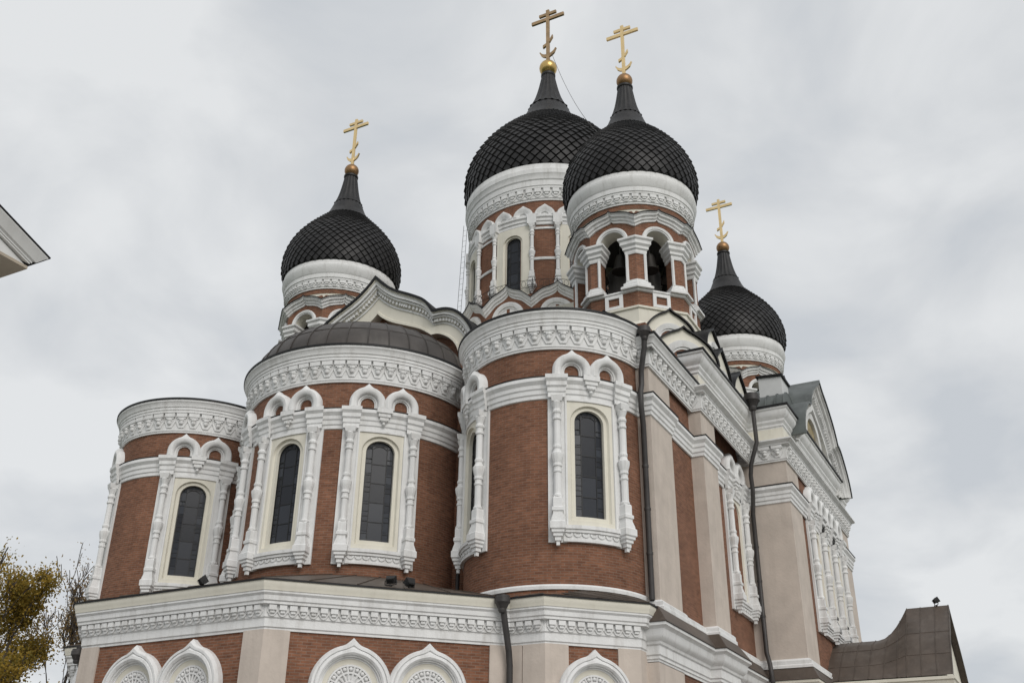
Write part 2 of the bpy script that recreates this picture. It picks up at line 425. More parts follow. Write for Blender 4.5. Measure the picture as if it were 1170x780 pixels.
def glassp(mb, F, hw, vb, vs, w, n=12):
    P = [(-hw, vb), (-hw, vs)] + [(hw * math.cos(PI - PI * i / n), vs + HK * hw * math.sin(PI - PI * i / n)) for i in range(1, n)] + [(hw, vs), (hw, vb)]
    mb.prism(F, P, w - .03, w)
    rn = random.Random(int(hw * 1000 + vb * 10)); a = hw * .52; m = 5; hg = (vs + hw * .55 - vb) / m
    def pane(u0, u1, v0, v1):
        tu, tv = rn.uniform(-.006, .006), rn.uniform(-.004, .004); o = len(mb.v)
        mb.v += [F(u, v, w + .006 + tu * (u - (u0 + u1) / 2) + tv * (v - (v0 + v1) / 2)) for u, v in ((u0, v0), (u1, v0), (u1, v1), (u0, v1))]
        mb.f.append((o, o + 1, o + 2, o + 3))
    for i in range(m): pane(-a, a, vb + hg * i + .02, vb + hg * (i + 1) - .01)
    for i in range(2 * m - 2):
        v0 = vb + .03 + hg * .5 * i; v1 = v0 + hg * .5 - .02
        if v1 < vs:
            for s_ in (-1, 1):
                u0, u1 = sorted((s_ * (a + .01), s_ * (hw - .03))); pane(u0, u1, v0, v1)
def colonnette(mb, F, u, w, v0=10.52, v1=15.58, k=1.0):
    H = v1 - v0
    z = lambda t: v0 + t * H
    L_ = mb.lathe; Q = mb.sq
    Q(F, u, w, [(.055 * k, z(0)), (.055 * k, z(.026)), (.10 * k, z(.028)), (.10 * k, z(.048)), (.15 * k, z(.055)), (.15 * k, z(.070)), (.20 * k, z(.078)), (.20 * k, z(.092)), (.245 * k, z(.10)), (.245 * k, z(.142)), (.205 * k, z(.15)), (.205 * k, z(.16)),
                (.15 * k, z(.198)), (.15 * k, z(.210)), (.185 * k, z(.216)), (.185 * k, z(.236)), (.145 * k, z(.242)), (.145 * k, z(.30)), (.12 * k, z(.31))])
    L_(F, u, w, [(.135 * k, z(.305)), (.155 * k, z(.312)), (.155 * k, z(.322)), (.12 * k, z(.33)), (.115 * k, z(.34)), (.115 * k, z(.47)), (.14 * k, z(.475)), (.14 * k, z(.487)), (.118 * k, z(.492)), (.118 * k, z(.51)),
                (.15 * k, z(.515)), (.15 * k, z(.527)), (.14 * k, z(.535)), (.185 * k, z(.565)), (.205 * k, z(.585)), (.205 * k, z(.60)), (.15 * k, z(.61)), (.12 * k, z(.63)), (.145 * k, z(.64)), (.145 * k, z(.652)), (.118 * k, z(.66)),
                (.112 * k, z(.67)), (.108 * k, z(.83)), (.145 * k, z(.836)), (.145 * k, z(.85)), (.115 * k, z(.856)), (.12 * k, z(.875)), (.155 * k, z(.885)), (.155 * k, z(.897)), (.115 * k, z(.91)), (.13 * k, z(.925)), (.185 * k, z(.955)), (.16 * k, z(.965)), (.11 * k, z(.985))])
    Q(F, u, w, [(.16 * k, z(.96)), (.18 * k, z(.975)), (.2 * k, z(1.0))])
BREAK = [(0, 15.58), (.12, 15.58), (.12, 15.74), (.16, 15.78), (.16, 15.92), (.22, 15.98), (.22, 16.12), (.30, 16.22), (.30, 16.36), (0, 16.42)]
def wall_window(F, parent, loc, rz, uw=1.12):
    mb = MB(); hw, vb, vs = .53, 11.55, 14.80
    opening(mb, F, hw + .16, vb - .16, vs, .86, 11.17, 15.58, .05, -.06, splay=.06)
    opening(mb, F, hw, vb, vs, hw + .20, vb - .2, vs + hw + .25, -.05, -.25)
    win = mb.build("window", CREAM, parent, loc, rz, smooth=30)
    mb = MB(); glassp(mb, F, hw, vb, vs, -.20); mb.build("glass", GLASS, win, smooth=0)
    mb = MB(); lattice(mb, F, hw, vb, vs, -.19); mb.build("lattice", LEAD, win, smooth=0)
    mb = MB()                                                     # white strips behind the colonnettes, sill and head fillet
    for s_ in (-1, 1):
        a, b = sorted((s_ * .84, s_ * 1.42)); mb.box(F, a, b, 10.66, 15.58, -.02, .075)
        a, b = sorted((s_ * .80, s_ * .86)); mb.box(F, a, b, 11.15, 15.58, -.02, .12)
    mb.box(F, -.9, .9, 15.50, 15.58, -.02, .10)
    mb.build("colonnette_backing", WHITE, win, smooth=30)
    mb = MB()
    mb.box(F, -1.0, 1.0, 11.08, 11.20, -.02, .20); mb.box(F, -.95, .95, 10.98, 11.08, -.02, .15)
    mb.box(F, -.95, .95, 10.76, 10.98, -.02, .085); mb.box(F, -.95, .95, 10.68, 10.76, -.02, .13)
    for i in range(7):
        u = -.78 + i * .26
        mb.arch(F, u, 10.95, [(.06, .08, 0), (.06, .12, 0), (.12, .12, 0), (.12, .08, 0)], 180, 360, 8)
    mb.build("sill", WHITE, win, smooth=30)
    for s_ in (-1, 1):
        mb = MB(); colonnette(mb, F, s_ * uw, .20)
        # the belt course breaks forward over each colonnette
        ex = .235
        for (d0, z0), (d1, z1) in zip(BREAK[:-1], BREAK[1:]): pass
        rows = []
        for du in (-1, 1):
            rows.append([F(s_ * uw + du * (ex + d_ * .35), z_, d_ + .10) for d_, z_ in BREAK])
        o = len(mb.v); mb.grid(rows); m = len(BREAK)
        mb.f.append(tuple(o + j for j in range(m))); mb.f.append(tuple(o + m + j for j in reversed(range(m))))
        mb.build("colonnette", WHITE, win, smooth=24)
    mb = MB()                                                     # hanging bracket between the twin arches
    mb.box(F, -.27, .27, 16.22, 16.41, .1, .31); mb.box(F, -.21, .21, 16.08, 16.22, .1, .26); mb.box(F, -.15, .15, 15.95, 16.08, .1, .22)
    mb.lathe(F, 0, .17, [(.02, 15.74), (.07, 15.80), (.05, 15.86), (.11, 15.92), (.11, 15.96)], 8)
    mb.build("hanging_bracket", WHITE, win, smooth=35)
    for s_ in (-1, 1):
        mb = MB()
        PR_ = [(.245, -.02, 0), (.245, .07, 0), (.29, .07, 0), (.29, .12, 0), (.35, .14, 0), (.35, .20, 0), (.39, .27, .01), (.47, .31, .02), (.55, .31, .05), (.61, .25, .10), (.645, .17, .14), (.645, -.02, .14)]
        mb.arch(F, s_ * .615, 16.58, PR_, 0, 180, 34, 17)
        for d in (-1, 1):
            rows = [[F(s_ * .615 + d * r, v, w_) for r, w_, k in PR_] for v in (16.40, 16.582)]
            o = len(mb.v); mb.grid(rows); m = len(PR_); mb.f.append(tuple(o + j for j in range(m)))
        mb.build("ogee_arch", WHITE, win, smooth=40)
    return win

def arc(R, a0, a1, step=3.0, cx=0, cy=0):
    n = max(2, int(abs(a1 - a0) / step))
    return [(cx + R * math.sin(R_(a0 + (a1 - a0) * i / n)), cy - R * math.cos(R_(a0 + (a1 - a0) * i / n))) for i in range(n + 1)]

def apse(cx, cy, R, wins, a0, a1, n_orn):
    F = Frame(R)
    mb = MB()
    # brick wall with openings cut where the windows stand (strips between angular stops)
    st = sorted(set([a0, a1] + [a0 + (a1 - a0) * i / 60 for i in range(61)]))
    half = math.degrees(.70 / R)
    stops = [a for a in st if not any(abs(a - w_) < half for w_ in wins)] + [w_ - half for w_ in wins] + [w_ + half for w_ in wins]
    stops = sorted(set(stops))
    for a, b in zip(stops[:-1], stops[1:]):
        mid = (a + b) / 2
        ua, ub = R_(a) * R, R_(b) * R
        if any(abs(mid - w_) < half - .01 for w_ in wins):
            spans = [(8.6, 11.3), (15.45, 17.6)]
            nn = 6
        else: spans = [(8.6, 17.6)]; nn = 1
        for v0, v1 in spans:
            mb.grid([[F(ua + (ub - ua) * i / nn, v0), F(ua + (ub - ua) * i / nn, v1)] for i in range(nn + 1)])
    ob = mb.build("apse", BRICK, K, lp(cx, cy), 0, uv=(0, 0, R), smooth=30, fixn=False)
    mb = MB(); mb.sweep(arc(R, a0, a1, 2.5), CORN, fnz); mb.build("cornice", WHITE, ob, smooth=30)
    mb = MB(); mb.sweep(arc(R, a0, a1, 2.5), GUTT, fnz); mb.build("gutter", DARKM, ob, smooth=30)
    mb = MB(); da = (a1 - a0) / n_orn
    for i in range(n_orn):
        orn_unit(mb, F, R_(a0 + (i + .5) * da) * R, R_(da) * R)
    mb.build("cornice_ornament", WHITE, ob, smooth=30)
    mb = MB(); mb.sweep(arc(R, a0, a1, 2.5), BELT, fnz); mb.build("belt_course", WHITE, ob, smooth=30)
    mb = MB(); mb.sweep(arc(R, a0, a1, 2.5), [(.02, 16.40), (.215, 16.345), (.235, 16.345), (.235, 16.365), (.02, 16.44)], fnz); mb.build("belt_flashing", DARKM, ob, smooth=30)
    mb = MB(); mb.sweep(arc(R, a0, a1, 2.5), [(-.02, 9.20), (.05, 9.20), (.06, 9.30), (.03, 9.36), (-.02, 9.36)], fnz); mb.build("base_fillet", WHITE, ob, smooth=30)
    return ob
A_C = apse(0, 0, 4.5, [-45, 0, 45], -90, 90, 31)
A_R = apse(8.74, -.12, 3.24, [-45, 45], -92, 92, 22)
A_L = apse(-8.74, -.12, 3.24, [-45, 45], -92, 92, 22)
WC = wall_window(Frame(4.5), K, lp(0, 0), 0)
for a in (-45, 45): copy_part(WC, lp(0, 0), R_(a))
WS = wall_window(Frame(3.24), K, lp(8.74, -.12), R_(45))
copy_part(WS, lp(8.74, -.12), R_(-45)); copy_part(WS, lp(-8.74, -.12), R_(-45)); copy_part(WS, lp(-8.74, -.12), R_(45))

# half dome over the middle apse
mb = MB(); rows = []; RR, HH = 4.62, 2.34
for i in range(15):
    t = PI / 2 * i / 14
    rr = max(.02, RR * math.cos(t) ** .78); z = 18.84 + HH * math.sin(t)
    rows.append([Vector((rr * math.sin(R_(a)), -rr * math.cos(R_(a)), z)) for a in range(-90, 91, 5)])
mb.grid(rows)
for a in range(-85, 90, 10):
    pts = []
    for i in range(13):
        t = PI / 2 * i / 14; rr = RR * math.cos(t) ** .78 + .012
        pts.append(Vector((rr * math.sin(R_(a)), -rr * math.cos(R_(a)), 18.84 + HH * math.sin(t) + .008)))
    mb.tube(pts, .028, 4)
for i, off in ((4, 0), (8, 5)):
    t = PI / 2 * i / 14; rr = RR * math.cos(t) ** .78 + .006
    mb.tube([Vector((rr * math.sin(R_(a)), -rr * math.cos(R_(a)), 18.84 + HH * math.sin(t) + .006)) for a in range(-90, 91, 5)], .014, 4)
mb.build("half_dome", DOMEM, K, lp(0, 0), smooth=50)
for cx in (8.74, -8.74):
    mb = MB(); mb.grid([[Vector((3.6 * math.sin(R_(a)), -3.6 * math.cos(R_(a)), 18.85)) for a in range(-90, 91, 10)], [Vector((.4 * math.sin(R_(a)), -.4 * math.cos(R_(a)) + .1, 19.9)) for a in range(-90, 91, 10)]])
    mb.build("apse_roof", DARKM, K, lp(cx, -.12), smooth=0)

# ---- lower storey round the apses
BW = [(-12.07, .6), (-12.07, -1.463), (-9.92, -3.61), (-8.753, -3.61), (-3.593, -8.77), (3.593, -8.77), (8.753, -3.61), (9.92, -3.61), (12.07, -1.463), (12.07, .6)]
mb = MB()
for a, b in zip(BW[:-1], BW[1:]):
    mb.grid([[Vector((a[0], a[1], 0)), Vector((a[0], a[1], 8.6))], [Vector((b[0], b[1], 0)), Vector((b[0], b[1], 8.6))]])
BS = mb.build("lower_storey", BRICK, K, lp(0, 0), smooth=0, fixn=False)
mb = MB()
mb.sweep(BW, [(0, 7.48), (.05, 7.48), (.05, 7.54), (.09, 7.57), (.09, 7.80), (.13, 7.83), (.13, 8.15), (.30, 8.17), (.30, 8.24), (.34, 8.27), (.35, 8.40), (.41, 8.46), (.41, 8.52), (0, 8.52)], fnz)
mb.build("cornice", WHITE, BS, smooth=30)
mb = MB(); mb.sweep(BW, [(.0, 8.523), (.43, 8.523), (.45, 8.62), (.49, 8.70), (.49, 8.79), (0, 8.79)], fnz); mb.build("cornice_fascia", CREAM, BS, smooth=30)
mb = MB(); mb.sweep(BW, [(.40, 8.79), (.53, 8.79), (.53, 8.83), (.40, 8.84)], fnz)
mb.build("gutter", DARKM, BS, smooth=30)
mb = MB()
for a, b in zip(BW[1:-2], BW[2:-1]):
    d = Vector((b[0] - a[0], b[1] - a[1])); ln = d.length; n = max(2, round(ln / .292)); s_ = ln / n
    ang = math.atan2(d.y, d.x)
    for i in range(n):
        F_ = Frame(None); t = MB(); sm_unit(t, F_, 0, s_, 7.84, 8.15, .13, .27)
        c = Vector((a[0], a[1], 0)) + Vector((d.x, d.y, 0)) * ((i + .5) / n)
        rm = Matrix.Rotation(ang, 3, 'Z')
        mb.add([rm @ v + c for v in t.v], t.f)
mb.build("cornice_ornament", WHITE, BS, smooth=30)
# sheet metal skirt roof between the lower cornice and the apse walls
mb = MB(); ring = arc(4.45, -90, 90, 6)
lowp = []
edges = [Vector(p) for p in BW]
def roofpoly(mb, pts, z): mb.add([(p[0], p[1], z_) for p, z_ in zip(pts, z)], [tuple(range(len(pts)))])
inner = [(-12.07, 0), (-9.9, -.4), (-7.0, -.6), (-3.3, -2.9), (-1.3, -4.2), (1.3, -4.2), (3.3, -2.9), (7.0, -.6), (9.9, -.4), (12.07, 0)]
off = []
P = [Vector(p) for p in BW]
for i in range(len(P)):
    ns = []
    if i > 0: d = (P[i] - P[i - 1]).normalized(); ns.append(Vector((d.y, -d.x)))
    if i < len(P) - 1: d = (P[i + 1] - P[i]).normalized(); ns.append(Vector((d.y, -d.x)))
    nn = ns[0] if len(ns) == 1 else (ns[0] + ns[1]).normalized()
    off.append(P[i] + nn * (.51 / nn.dot(ns[0])))
def along(poly, t):
    L_ = [(poly[i + 1] - poly[i]).length for i in range(len(poly) - 1)]; d = t * sum(L_)
    for i, l in enumerate(L_):
        if d <= l or i == len(L_) - 1: return poly[i].lerp(poly[i + 1], min(1, d / l))
        d -= l
for poly, (cx, cy), R0, (a0_, a1_), zt in ((off[3:7], (0, 0), 4.44, (-84, 84), 10.33), (off[6:10], (8.74, -.12), 3.18, (-75, 100), 9.24), (off[0:4], (-8.74, -.12), 3.18, (-100, 75), 9.24)):
    n = 48; lo_, hi_ = [], []
    for i in range(n + 1):
        p = along(poly, i / n); lo_.append(Vector((p.x, p.y, 8.843)))
        an = R_(a0_ + (a1_ - a0_) * i / n); hi_.append(Vector((cx + R0 * math.sin(an), cy - R0 * math.cos(an), zt)))
    mb.grid([lo_, hi_])
    for i in range(2, n, 3): mb.tube([lo_[i] + Vector((0, 0, .015)), hi_[i] + Vector((0, 0, .015))], .02, 4)
mb.build("skirt_roof", BROWNM, BS, smooth=0)
# beige corner pilasters
def corner_pil(P, i, d0, d1, z0, z1, w_=.055, name="pilaster", par=None, m=BEIGE):
    c = Vector(P[i]); a = Vector(P[i - 1]); b = Vector(P[i + 1])
    path = [c + (a - c).normalized() * d0, c, c + (b - c).normalized() * d1]
    mb = MB(); mb.sweep([(p.x, p.y) for p in path], [(-.02, z0), (w_, z0), (w_, z1), (-.02, z1)], fnz)
    return mb.build(name, m, K, lp(0, 0), smooth=0)
for i in (1, 2, 4, 5, 7, 8): corner_pil(BW, i, .72, .72, 0, 7.50)
corner_pil(BW, 3, .42, .66, 0, 7.50); corner_pil(BW, 6, .66, .42, 0, 7.50)
# paired pointed-arch windows of the lower storey
def base_arch(F, parent, loc, rz):
    mb = MB()
    mb.arch(F, 0, 6.02, [(.80, -.02, 0), (.80, .12, 0), (.85, .12, 0), (.85, .20, 0), (.89, .20, 0), (.89, .26, .01), (.94, .31, .02), (1.01, .30, .04), (1.05, .24, .08), (1.055, .29, .10), (1.12, .29, .15), (1.18, .18, .19), (1.18, -.02, .19)], 0, 180, 48, 14)
    for s_ in (-1, 1):
        a, b = sorted((s_ * .80, s_ * 1.10)); mb.box(F, a, b, 2.2, 6.02, -.02, .22)
    win = mb.build("arched_window", WHITE, parent, loc, rz, smooth=24)
    mb = MB(); mb.arch(F, 0, 6.02, [(.66, .02, 0), (.66, .05, 0), (.72, .06, 0), (.805, .10, 0), (.805, .02, 0)], 0, 180, 30)
    for s_ in (-1, 1):
        a, b = sorted((s_ * .66, s_ * .80)); mb.box(F, a, b, 2.2, 6.02, .01, .08)
    mb.box(F, -.80, .80, 2.1, 2.2, .01, .1)
    mb.build("window_surround", CREAM, win, smooth=30)
    mb = MB(); P_ = [(-.66, 2.2)] + [(.66 * math.cos(PI - PI * i / 16), 6.02 + .66 * math.sin(PI - PI * i / 16)) for i in range(17)] + [(.66, 2.2)]
    mb.prism(F, P_, -.02, .015); mb.build("relief_panel", WHITE, win, smooth=0)
    mb = MB()
    for r in (.16, .40, .60): mb.arch(F, 0, 6.02, [(r, .015, 0), (r, .07, 0), (r + .055, .07, 0), (r + .055, .015, 0)], 0, 180, 24)
    for i_, d in enumerate(range(0, 181, 20)):
        c, s_ = math.cos(R_(d)), math.sin(R_(d)); mb.tube([F(c * .18, 6.02 + s_ * .18, .045), F(c * .62, 6.02 + s_ * .62, .045)], .032, 5)
        if d < 180:
            c, s_ = math.cos(R_(d + 10)), math.sin(R_(d + 10)); mb.sphere(F(c * .53, 6.02 + s_ * .53, .045), .062, 8, 5)
    for v in (2.9, 3.6, 4.3, 5.0, 5.7): mb.box(F, -.66, .66, v - .02, v + .02, .02, .05)
    mb.box(F, -.03, .03, 2.2, 6.0, .02, .055)
    mb.build("tracery", WHITE, win, smooth=40)
    return win
BA = base_arch(Frame(None, 0), K, lp(1.12, -8.77), 0)
copy_part(BA, lp(-1.12, -8.77), 0)
for cxy, ang in (((6.173, -6.19), 45), ((-6.173, -6.19), -45)):
    for s_ in (-1, 1):
        copy_part(BA, lp(cxy[0] + s_ * 1.12 * math.cos(R_(ang)), cxy[1] + s_ * 1.12 * math.sin(R_(ang))), R_(ang))
copy_part(BA, lp(10.995, -2.536), R_(45)); copy_part(BA, lp(-10.995, -2.536), R_(-45))

# ---- main block
mb = MB()
x0, x1, y0, y1 = -12.34, 12.34, -.10, 35.5
pts = [(x0, y0), (x1, y0), (x1, y1), (x0, y1)]
mb.grid([[Vector((p[0], p[1], 0)), Vector((p[0], p[1], 19.4))] for p in pts], cu=True)
NAVE = mb.build("nave_wall", BRICK, K, lp(0, 0), smooth=0)
mb = MB(); mb.add([(x0, y0 + .2, 18.9), (x1, y0 + .2, 18.9), (x1, y1, 18.9), (x0, y1, 18.9), (x0 + 5, y0 + 5, 20.2), (x1 - 5, y0 + 5, 20.2), (x1 - 5, y1 - 5, 20.2), (x0 + 5, y1 - 5, 20.2)],
            [(0, 1, 5, 4), (1, 2, 6, 5), (2, 3, 7, 6), (3, 0, 4, 7), (4, 5, 6, 7)])
mb.build("nave_roof", DARKM, K, lp(0, 0), smooth=0)

# side walls: first strip, then projecting pilasters; built for +X and mirrored for -X
def wall_path(sx, pts):
    return [(sx * x, y) for x, y in (pts if sx > 0 else list(reversed(pts)))]
FRZ = [(0, 18.30), (.05, 18.32), (.05, 19.02), (.10, 19.06), (.10, 19.16), (.18, 19.26), (.18, 19.36), (.28, 19.46), (.36, 19.60), (.36, 19.74), (.42, 19.78), (.42, 19.86), (0, 19.86)]
CORNB = [(0, 17.44), (.07, 17.44), (.07, 17.50), (.10, 17.52), (.10, 18.12), (.27, 18.14), (.27, 18.20), (.36, 18.25), (.44, 18.30), (.44, 18.36), (.10, 18.42), (0, 18.42)]
def seg_orn(mb, a, b, k=1.0, dz=0.0, s0=.5):
    d = Vector((b[0] - a[0], b[1] - a[1])); ln = d.length; n = max(1, round(ln / s0)); s_ = ln / n
    rm = Matrix.Rotation(math.atan2(d.y, d.x), 3, 'Z')
    for i in range(n):
        t = MB(); orn_unit(t, Frame(None), 0, s_, dz, k)
        c = Vector((a[0], a[1], 0)) + Vector((d.x, d.y, 0)) * ((i + .5) / n)
        mb.add([rm @ v + c for v in t.v], t.f)
def rect_pil(x0, x1, y0, y1, z0, z1, name="pilaster", m=BEIGE):
    mb = MB(); mb.add([(x0, y0, z0), (x1, y0, z0), (x1, y1, z0), (x0, y1, z0), (x0, y0, z1), (x1, y0, z1), (x1, y1, z1), (x0, y1, z1)],
                      [(0, 1, 2, 3), (4, 5, 6, 7), (0, 1, 5, 4), (1, 2, 6, 5), (2, 3, 7, 6), (3, 0, 4, 7)])
    return mb.build(name, m, K, lp(0, 0), smooth=0)
for sx in (1, -1):
    px = lambda a, b: (min(sx * a, sx * b), max(sx * a, sx * b))
    rect_pil(*px(11.6, 12.45), -.38, 1.78, 8.7, 17.5)
    rect_pil(*px(12.0, 12.83), 4.27, 6.05, 8.7, 17.5)
    pA = wall_path(sx, [(11.5, -.38), (12.45, -.38), (12.45, 4.25)])
    pB = wall_path(sx, [(12.2, 4.27), (12.83, 4.27), (12.83, 11.13)])
    side = 1 if sx > 0 else 1
    mb = MB(); mb.sweep(pA, [(d, z - .30) if z > 18.3 else (d, z) for d, z in CORN], fnz); mb.sweep(pB, CORNB, fnz); mb.build("cornice", WHITE, K, lp(0, 0), smooth=30)
    mb = MB(); mb.sweep(pB, FRZ, fnz); af = mb.build("attic_frieze", WHITE, K, lp(0, 0), smooth=30)
    mb = MB(); mb.sweep(pB, [(.02, 18.44), (.056, 18.44), (.056, 18.98), (.02, 18.98)], fnz); mb.build("frieze_panel", CREAM, af, smooth=30)
    mb = MB(); mb.sweep(pA, [(.38, 18.49), (.49, 18.49), (.49, 18.56), (-.1, 18.62), (-.1, 18.49)], fnz); mb.sweep(pB, [(.38, 19.865), (.48, 19.865), (.48, 19.93), (-.2, 19.99), (-.2, 19.865)], fnz); mb.build("roof_edge", DARKM, K, lp(0, 0), smooth=30)
    mb = MB()
    for a, b in zip(pA[:-1], pA[1:]): seg_orn(mb, a, b, .9, -.14 + .1)
    for a, b in zip(pB[:-1], pB[1:]): seg_orn(mb, a, b, .85, -.12)
    mb.build("cornice_ornament", WHITE, K, lp(0, 0), smooth=30)
    bp_ = wall_path(sx, [(11.5, -.38), (12.45, -.38), (12.45, 1.78), (12.36, 1.78), (12.36, 4.27), (12.83, 4.27), (12.83, 6.05), (12.36, 6.05), (12.36, 11.15)])
    mb = MB(); mb.sweep(bp_, BELT, fnz); mb.build("belt_course", WHITE, K, lp(0, 0), smooth=30)
    mb = MB(); mb.sweep(bp_, [(.02, 16.42), (.215, 16.345), (.24, 16.345), (.24, 16.37), (.02, 16.46)], fnz); mb.build("belt_flashing", DARKM, K, lp(0, 0), smooth=30)
    # plinth: white ledge, sloping sheet metal, lower cornice with breaks round the pilasters
    mb = MB(); mb.sweep(bp_, [(-.02, 8.86), (.16, 8.86), (.16, 8.98), (.12, 9.02), (.12, 9.14), (.06, 9.20), (.0, 9.22)], fnz); mb.build("plinth_ledge", WHITE, K, lp(0, 0), smooth=30)
    lowpth = wall_path(sx, [(12.07, -.9), (12.45, -.9), (12.45, 4.1), (12.83, 4.1), (12.83, 6.2), (12.40, 6.2), (12.40, 11.15)])
    mb = MB(); mb.sweep(lowpth, [(-.2, 8.90), (.14, 8.88), (.49, 8.36), (.52, 8.36), (.52, 8.33), (-.2, 8.33)], fnz)
    mb.build("skirt_roof", BROWNM, K, lp(0, 0), smooth=0)
    mb = MB(); mb.sweep(lowpth, [(-.1, 7.20), (.05, 7.20), (.05, 7.28), (.09, 7.30), (.09, 7.38), (.13, 7.42), (.13, 7.68), (.18, 7.72), (.20, 7.80), (.30, 7.88), (.34, 7.96), (.37, 8.14), (.43, 8.20), (.48, 8.23), (.48, 8.32), (-.1, 8.32)], fnz)
    mb.build("plinth_cornice", WHITE, K, lp(0, 0), smooth=30)
    mb = MB()
    for a, b in zip(lowpth[:-1], lowpth[1:]):
        mb.grid([[Vector((a[0], a[1], 0)), Vector((a[0], a[1], 7.22))], [Vector((b[0], b[1], 0)), Vector((b[0], b[1], 7.22))]])
    mb.build("plinth_wall", BRICK, K, lp(0, 0), smooth=0)
    rect_pil(*px(12.1, 12.50), -.95, 1.4, 0, 7.22); rect_pil(*px(12.3, 12.88), 4.05, 6.25, 0, 7.22)
    # upper window on this wall
WSD = wall_window(Frame(None, .02), K, lp(12.34, 9.62), R_(90), 1.12)
copy_part(WSD, lp(-12.34, 9.62), R_(-90))

# ---- gables
def loft(mb, F, O, I, st):
    for (t0, w0), (t1, w1) in zip(st[:-1], st[1:]):
        g_ = lambda i, t, w_: F(O[i][0] + (I[i][0] - O[i][0]) * t, O[i][1] + (I[i][1] - O[i][1]) * t, w_)
        mb.grid([[g_(i, t0, w0), g_(i, t1, w1)] for i in range(len(O))])
def gable(name, F, O, I, loc, rz, back, roofm, steps, fill=CREAM, vfill=None, bandm=WHITE):
    mb = MB(); loft(mb, F, O, I, steps)
    gb = mb.build(name, bandm, K, loc, rz, smooth=35)
    mb = MB()
    base = [(I[-1][0], vfill), (I[0][0], vfill)]
    mb.prism(F, list(I) + base, -.6, steps[-1][1] + .003)
    mb.build("tympanum", fill, gb, smooth=0)
    mb = MB()
    mb.sweep(O, [(-.02, steps[0][1] + .06), (.10, steps[0][1] + .06), (.10, -back), (-.02, -back)], lambda p, h: F(p.x, p.y, h), side=-1)
    n = int(back / .7)
    for k in range(1, n):
        w_ = -back * k / n
        mb.sweep(O, [(.09, w_ + .025), (.145, w_ + .02), (.145, w_ - .02), (.09, w_ - .025)], lambda p, h: F(p.x, p.y, h), side=-1)
    mb.build("gable_roof", roofm, gb, smooth=35)
    return gb
oh = crom([(0, 24.50), (.4, 24.08), (1.0, 23.62), (1.95, 23.12), (2.6, 22.70), (3.02, 22.11)]) + crom([(3.05, 22.10), (3.7, 22.05), (4.3, 21.72), (4.85, 21.0), (5.12, 20.1), (5.12, 19.0)])
ih = crom([(0, 22.9), (.3, 22.62), (.85, 22.28), (1.6, 21.95), (2.3, 21.62), (2.8, 21.25)]) + crom([(2.82, 21.24), (3.2, 21.2), (3.7, 20.9), (4.05, 20.45), (4.2, 19.9), (4.2, 19.0)])
ST = [(0, .52), (.05, .52), (.07, .44), (.16, .42), (.18, .34), (.26, .34), (.30, .24), (.36, .24), (.38, .19), (.42, .19), (.44, .14), (.90, .14), (.92, .20), (1.0, .20), (1.0, -.25)]
EG = gable("east_gable", Frame(None, 0), mirror(oh), mirror(ih), lp(0, .48), 0, 11.0, DARKM, ST, BRICK, 18.6, CREAM)
# white mouldings of the gable
mb = MB()
O, I = mirror(oh), mirror(ih)
def band(mb, F, O, I, t0, t1, w0, w1):
    A = [(o[0] + (i[0] - o[0]) * t0, o[1] + (i[1] - o[1]) * t0) for o, i in zip(O, I)]; B = [(o[0] + (i[0] - o[0]) * t1, o[1] + (i[1] - o[1]) * t1) for o, i in zip(O, I)]
    mb.grid([[F(*a, w0), F(*a, w1), F(*b, w1), F(*b, w0)] for a, b in zip(A, B)])
band(mb, Frame(None), O, I, .06, .17, .30, .47); band(mb, Frame(None), O, I, .19, .25, .25, .39); band(mb, Frame(None), O, I, .44, .50, .1, .19)
# dentil row
acc = 0
for k in range(len(O) - 1):
    a = Vector(O[k]).lerp(Vector(I[k]), .33); b = Vector(O[k + 1]).lerp(Vector(I[k + 1]), .33)
    n = max(1, round((b - a).length / .17))
    for q in range(n):
        p = a.lerp(b, (q + .5) / n); mb.box(Frame(None), p.x - .05, p.x + .05, p.y - .07, p.y + .07, .18, .31)
mb.build("gable_moulding", WHITE, EG, smooth=35)

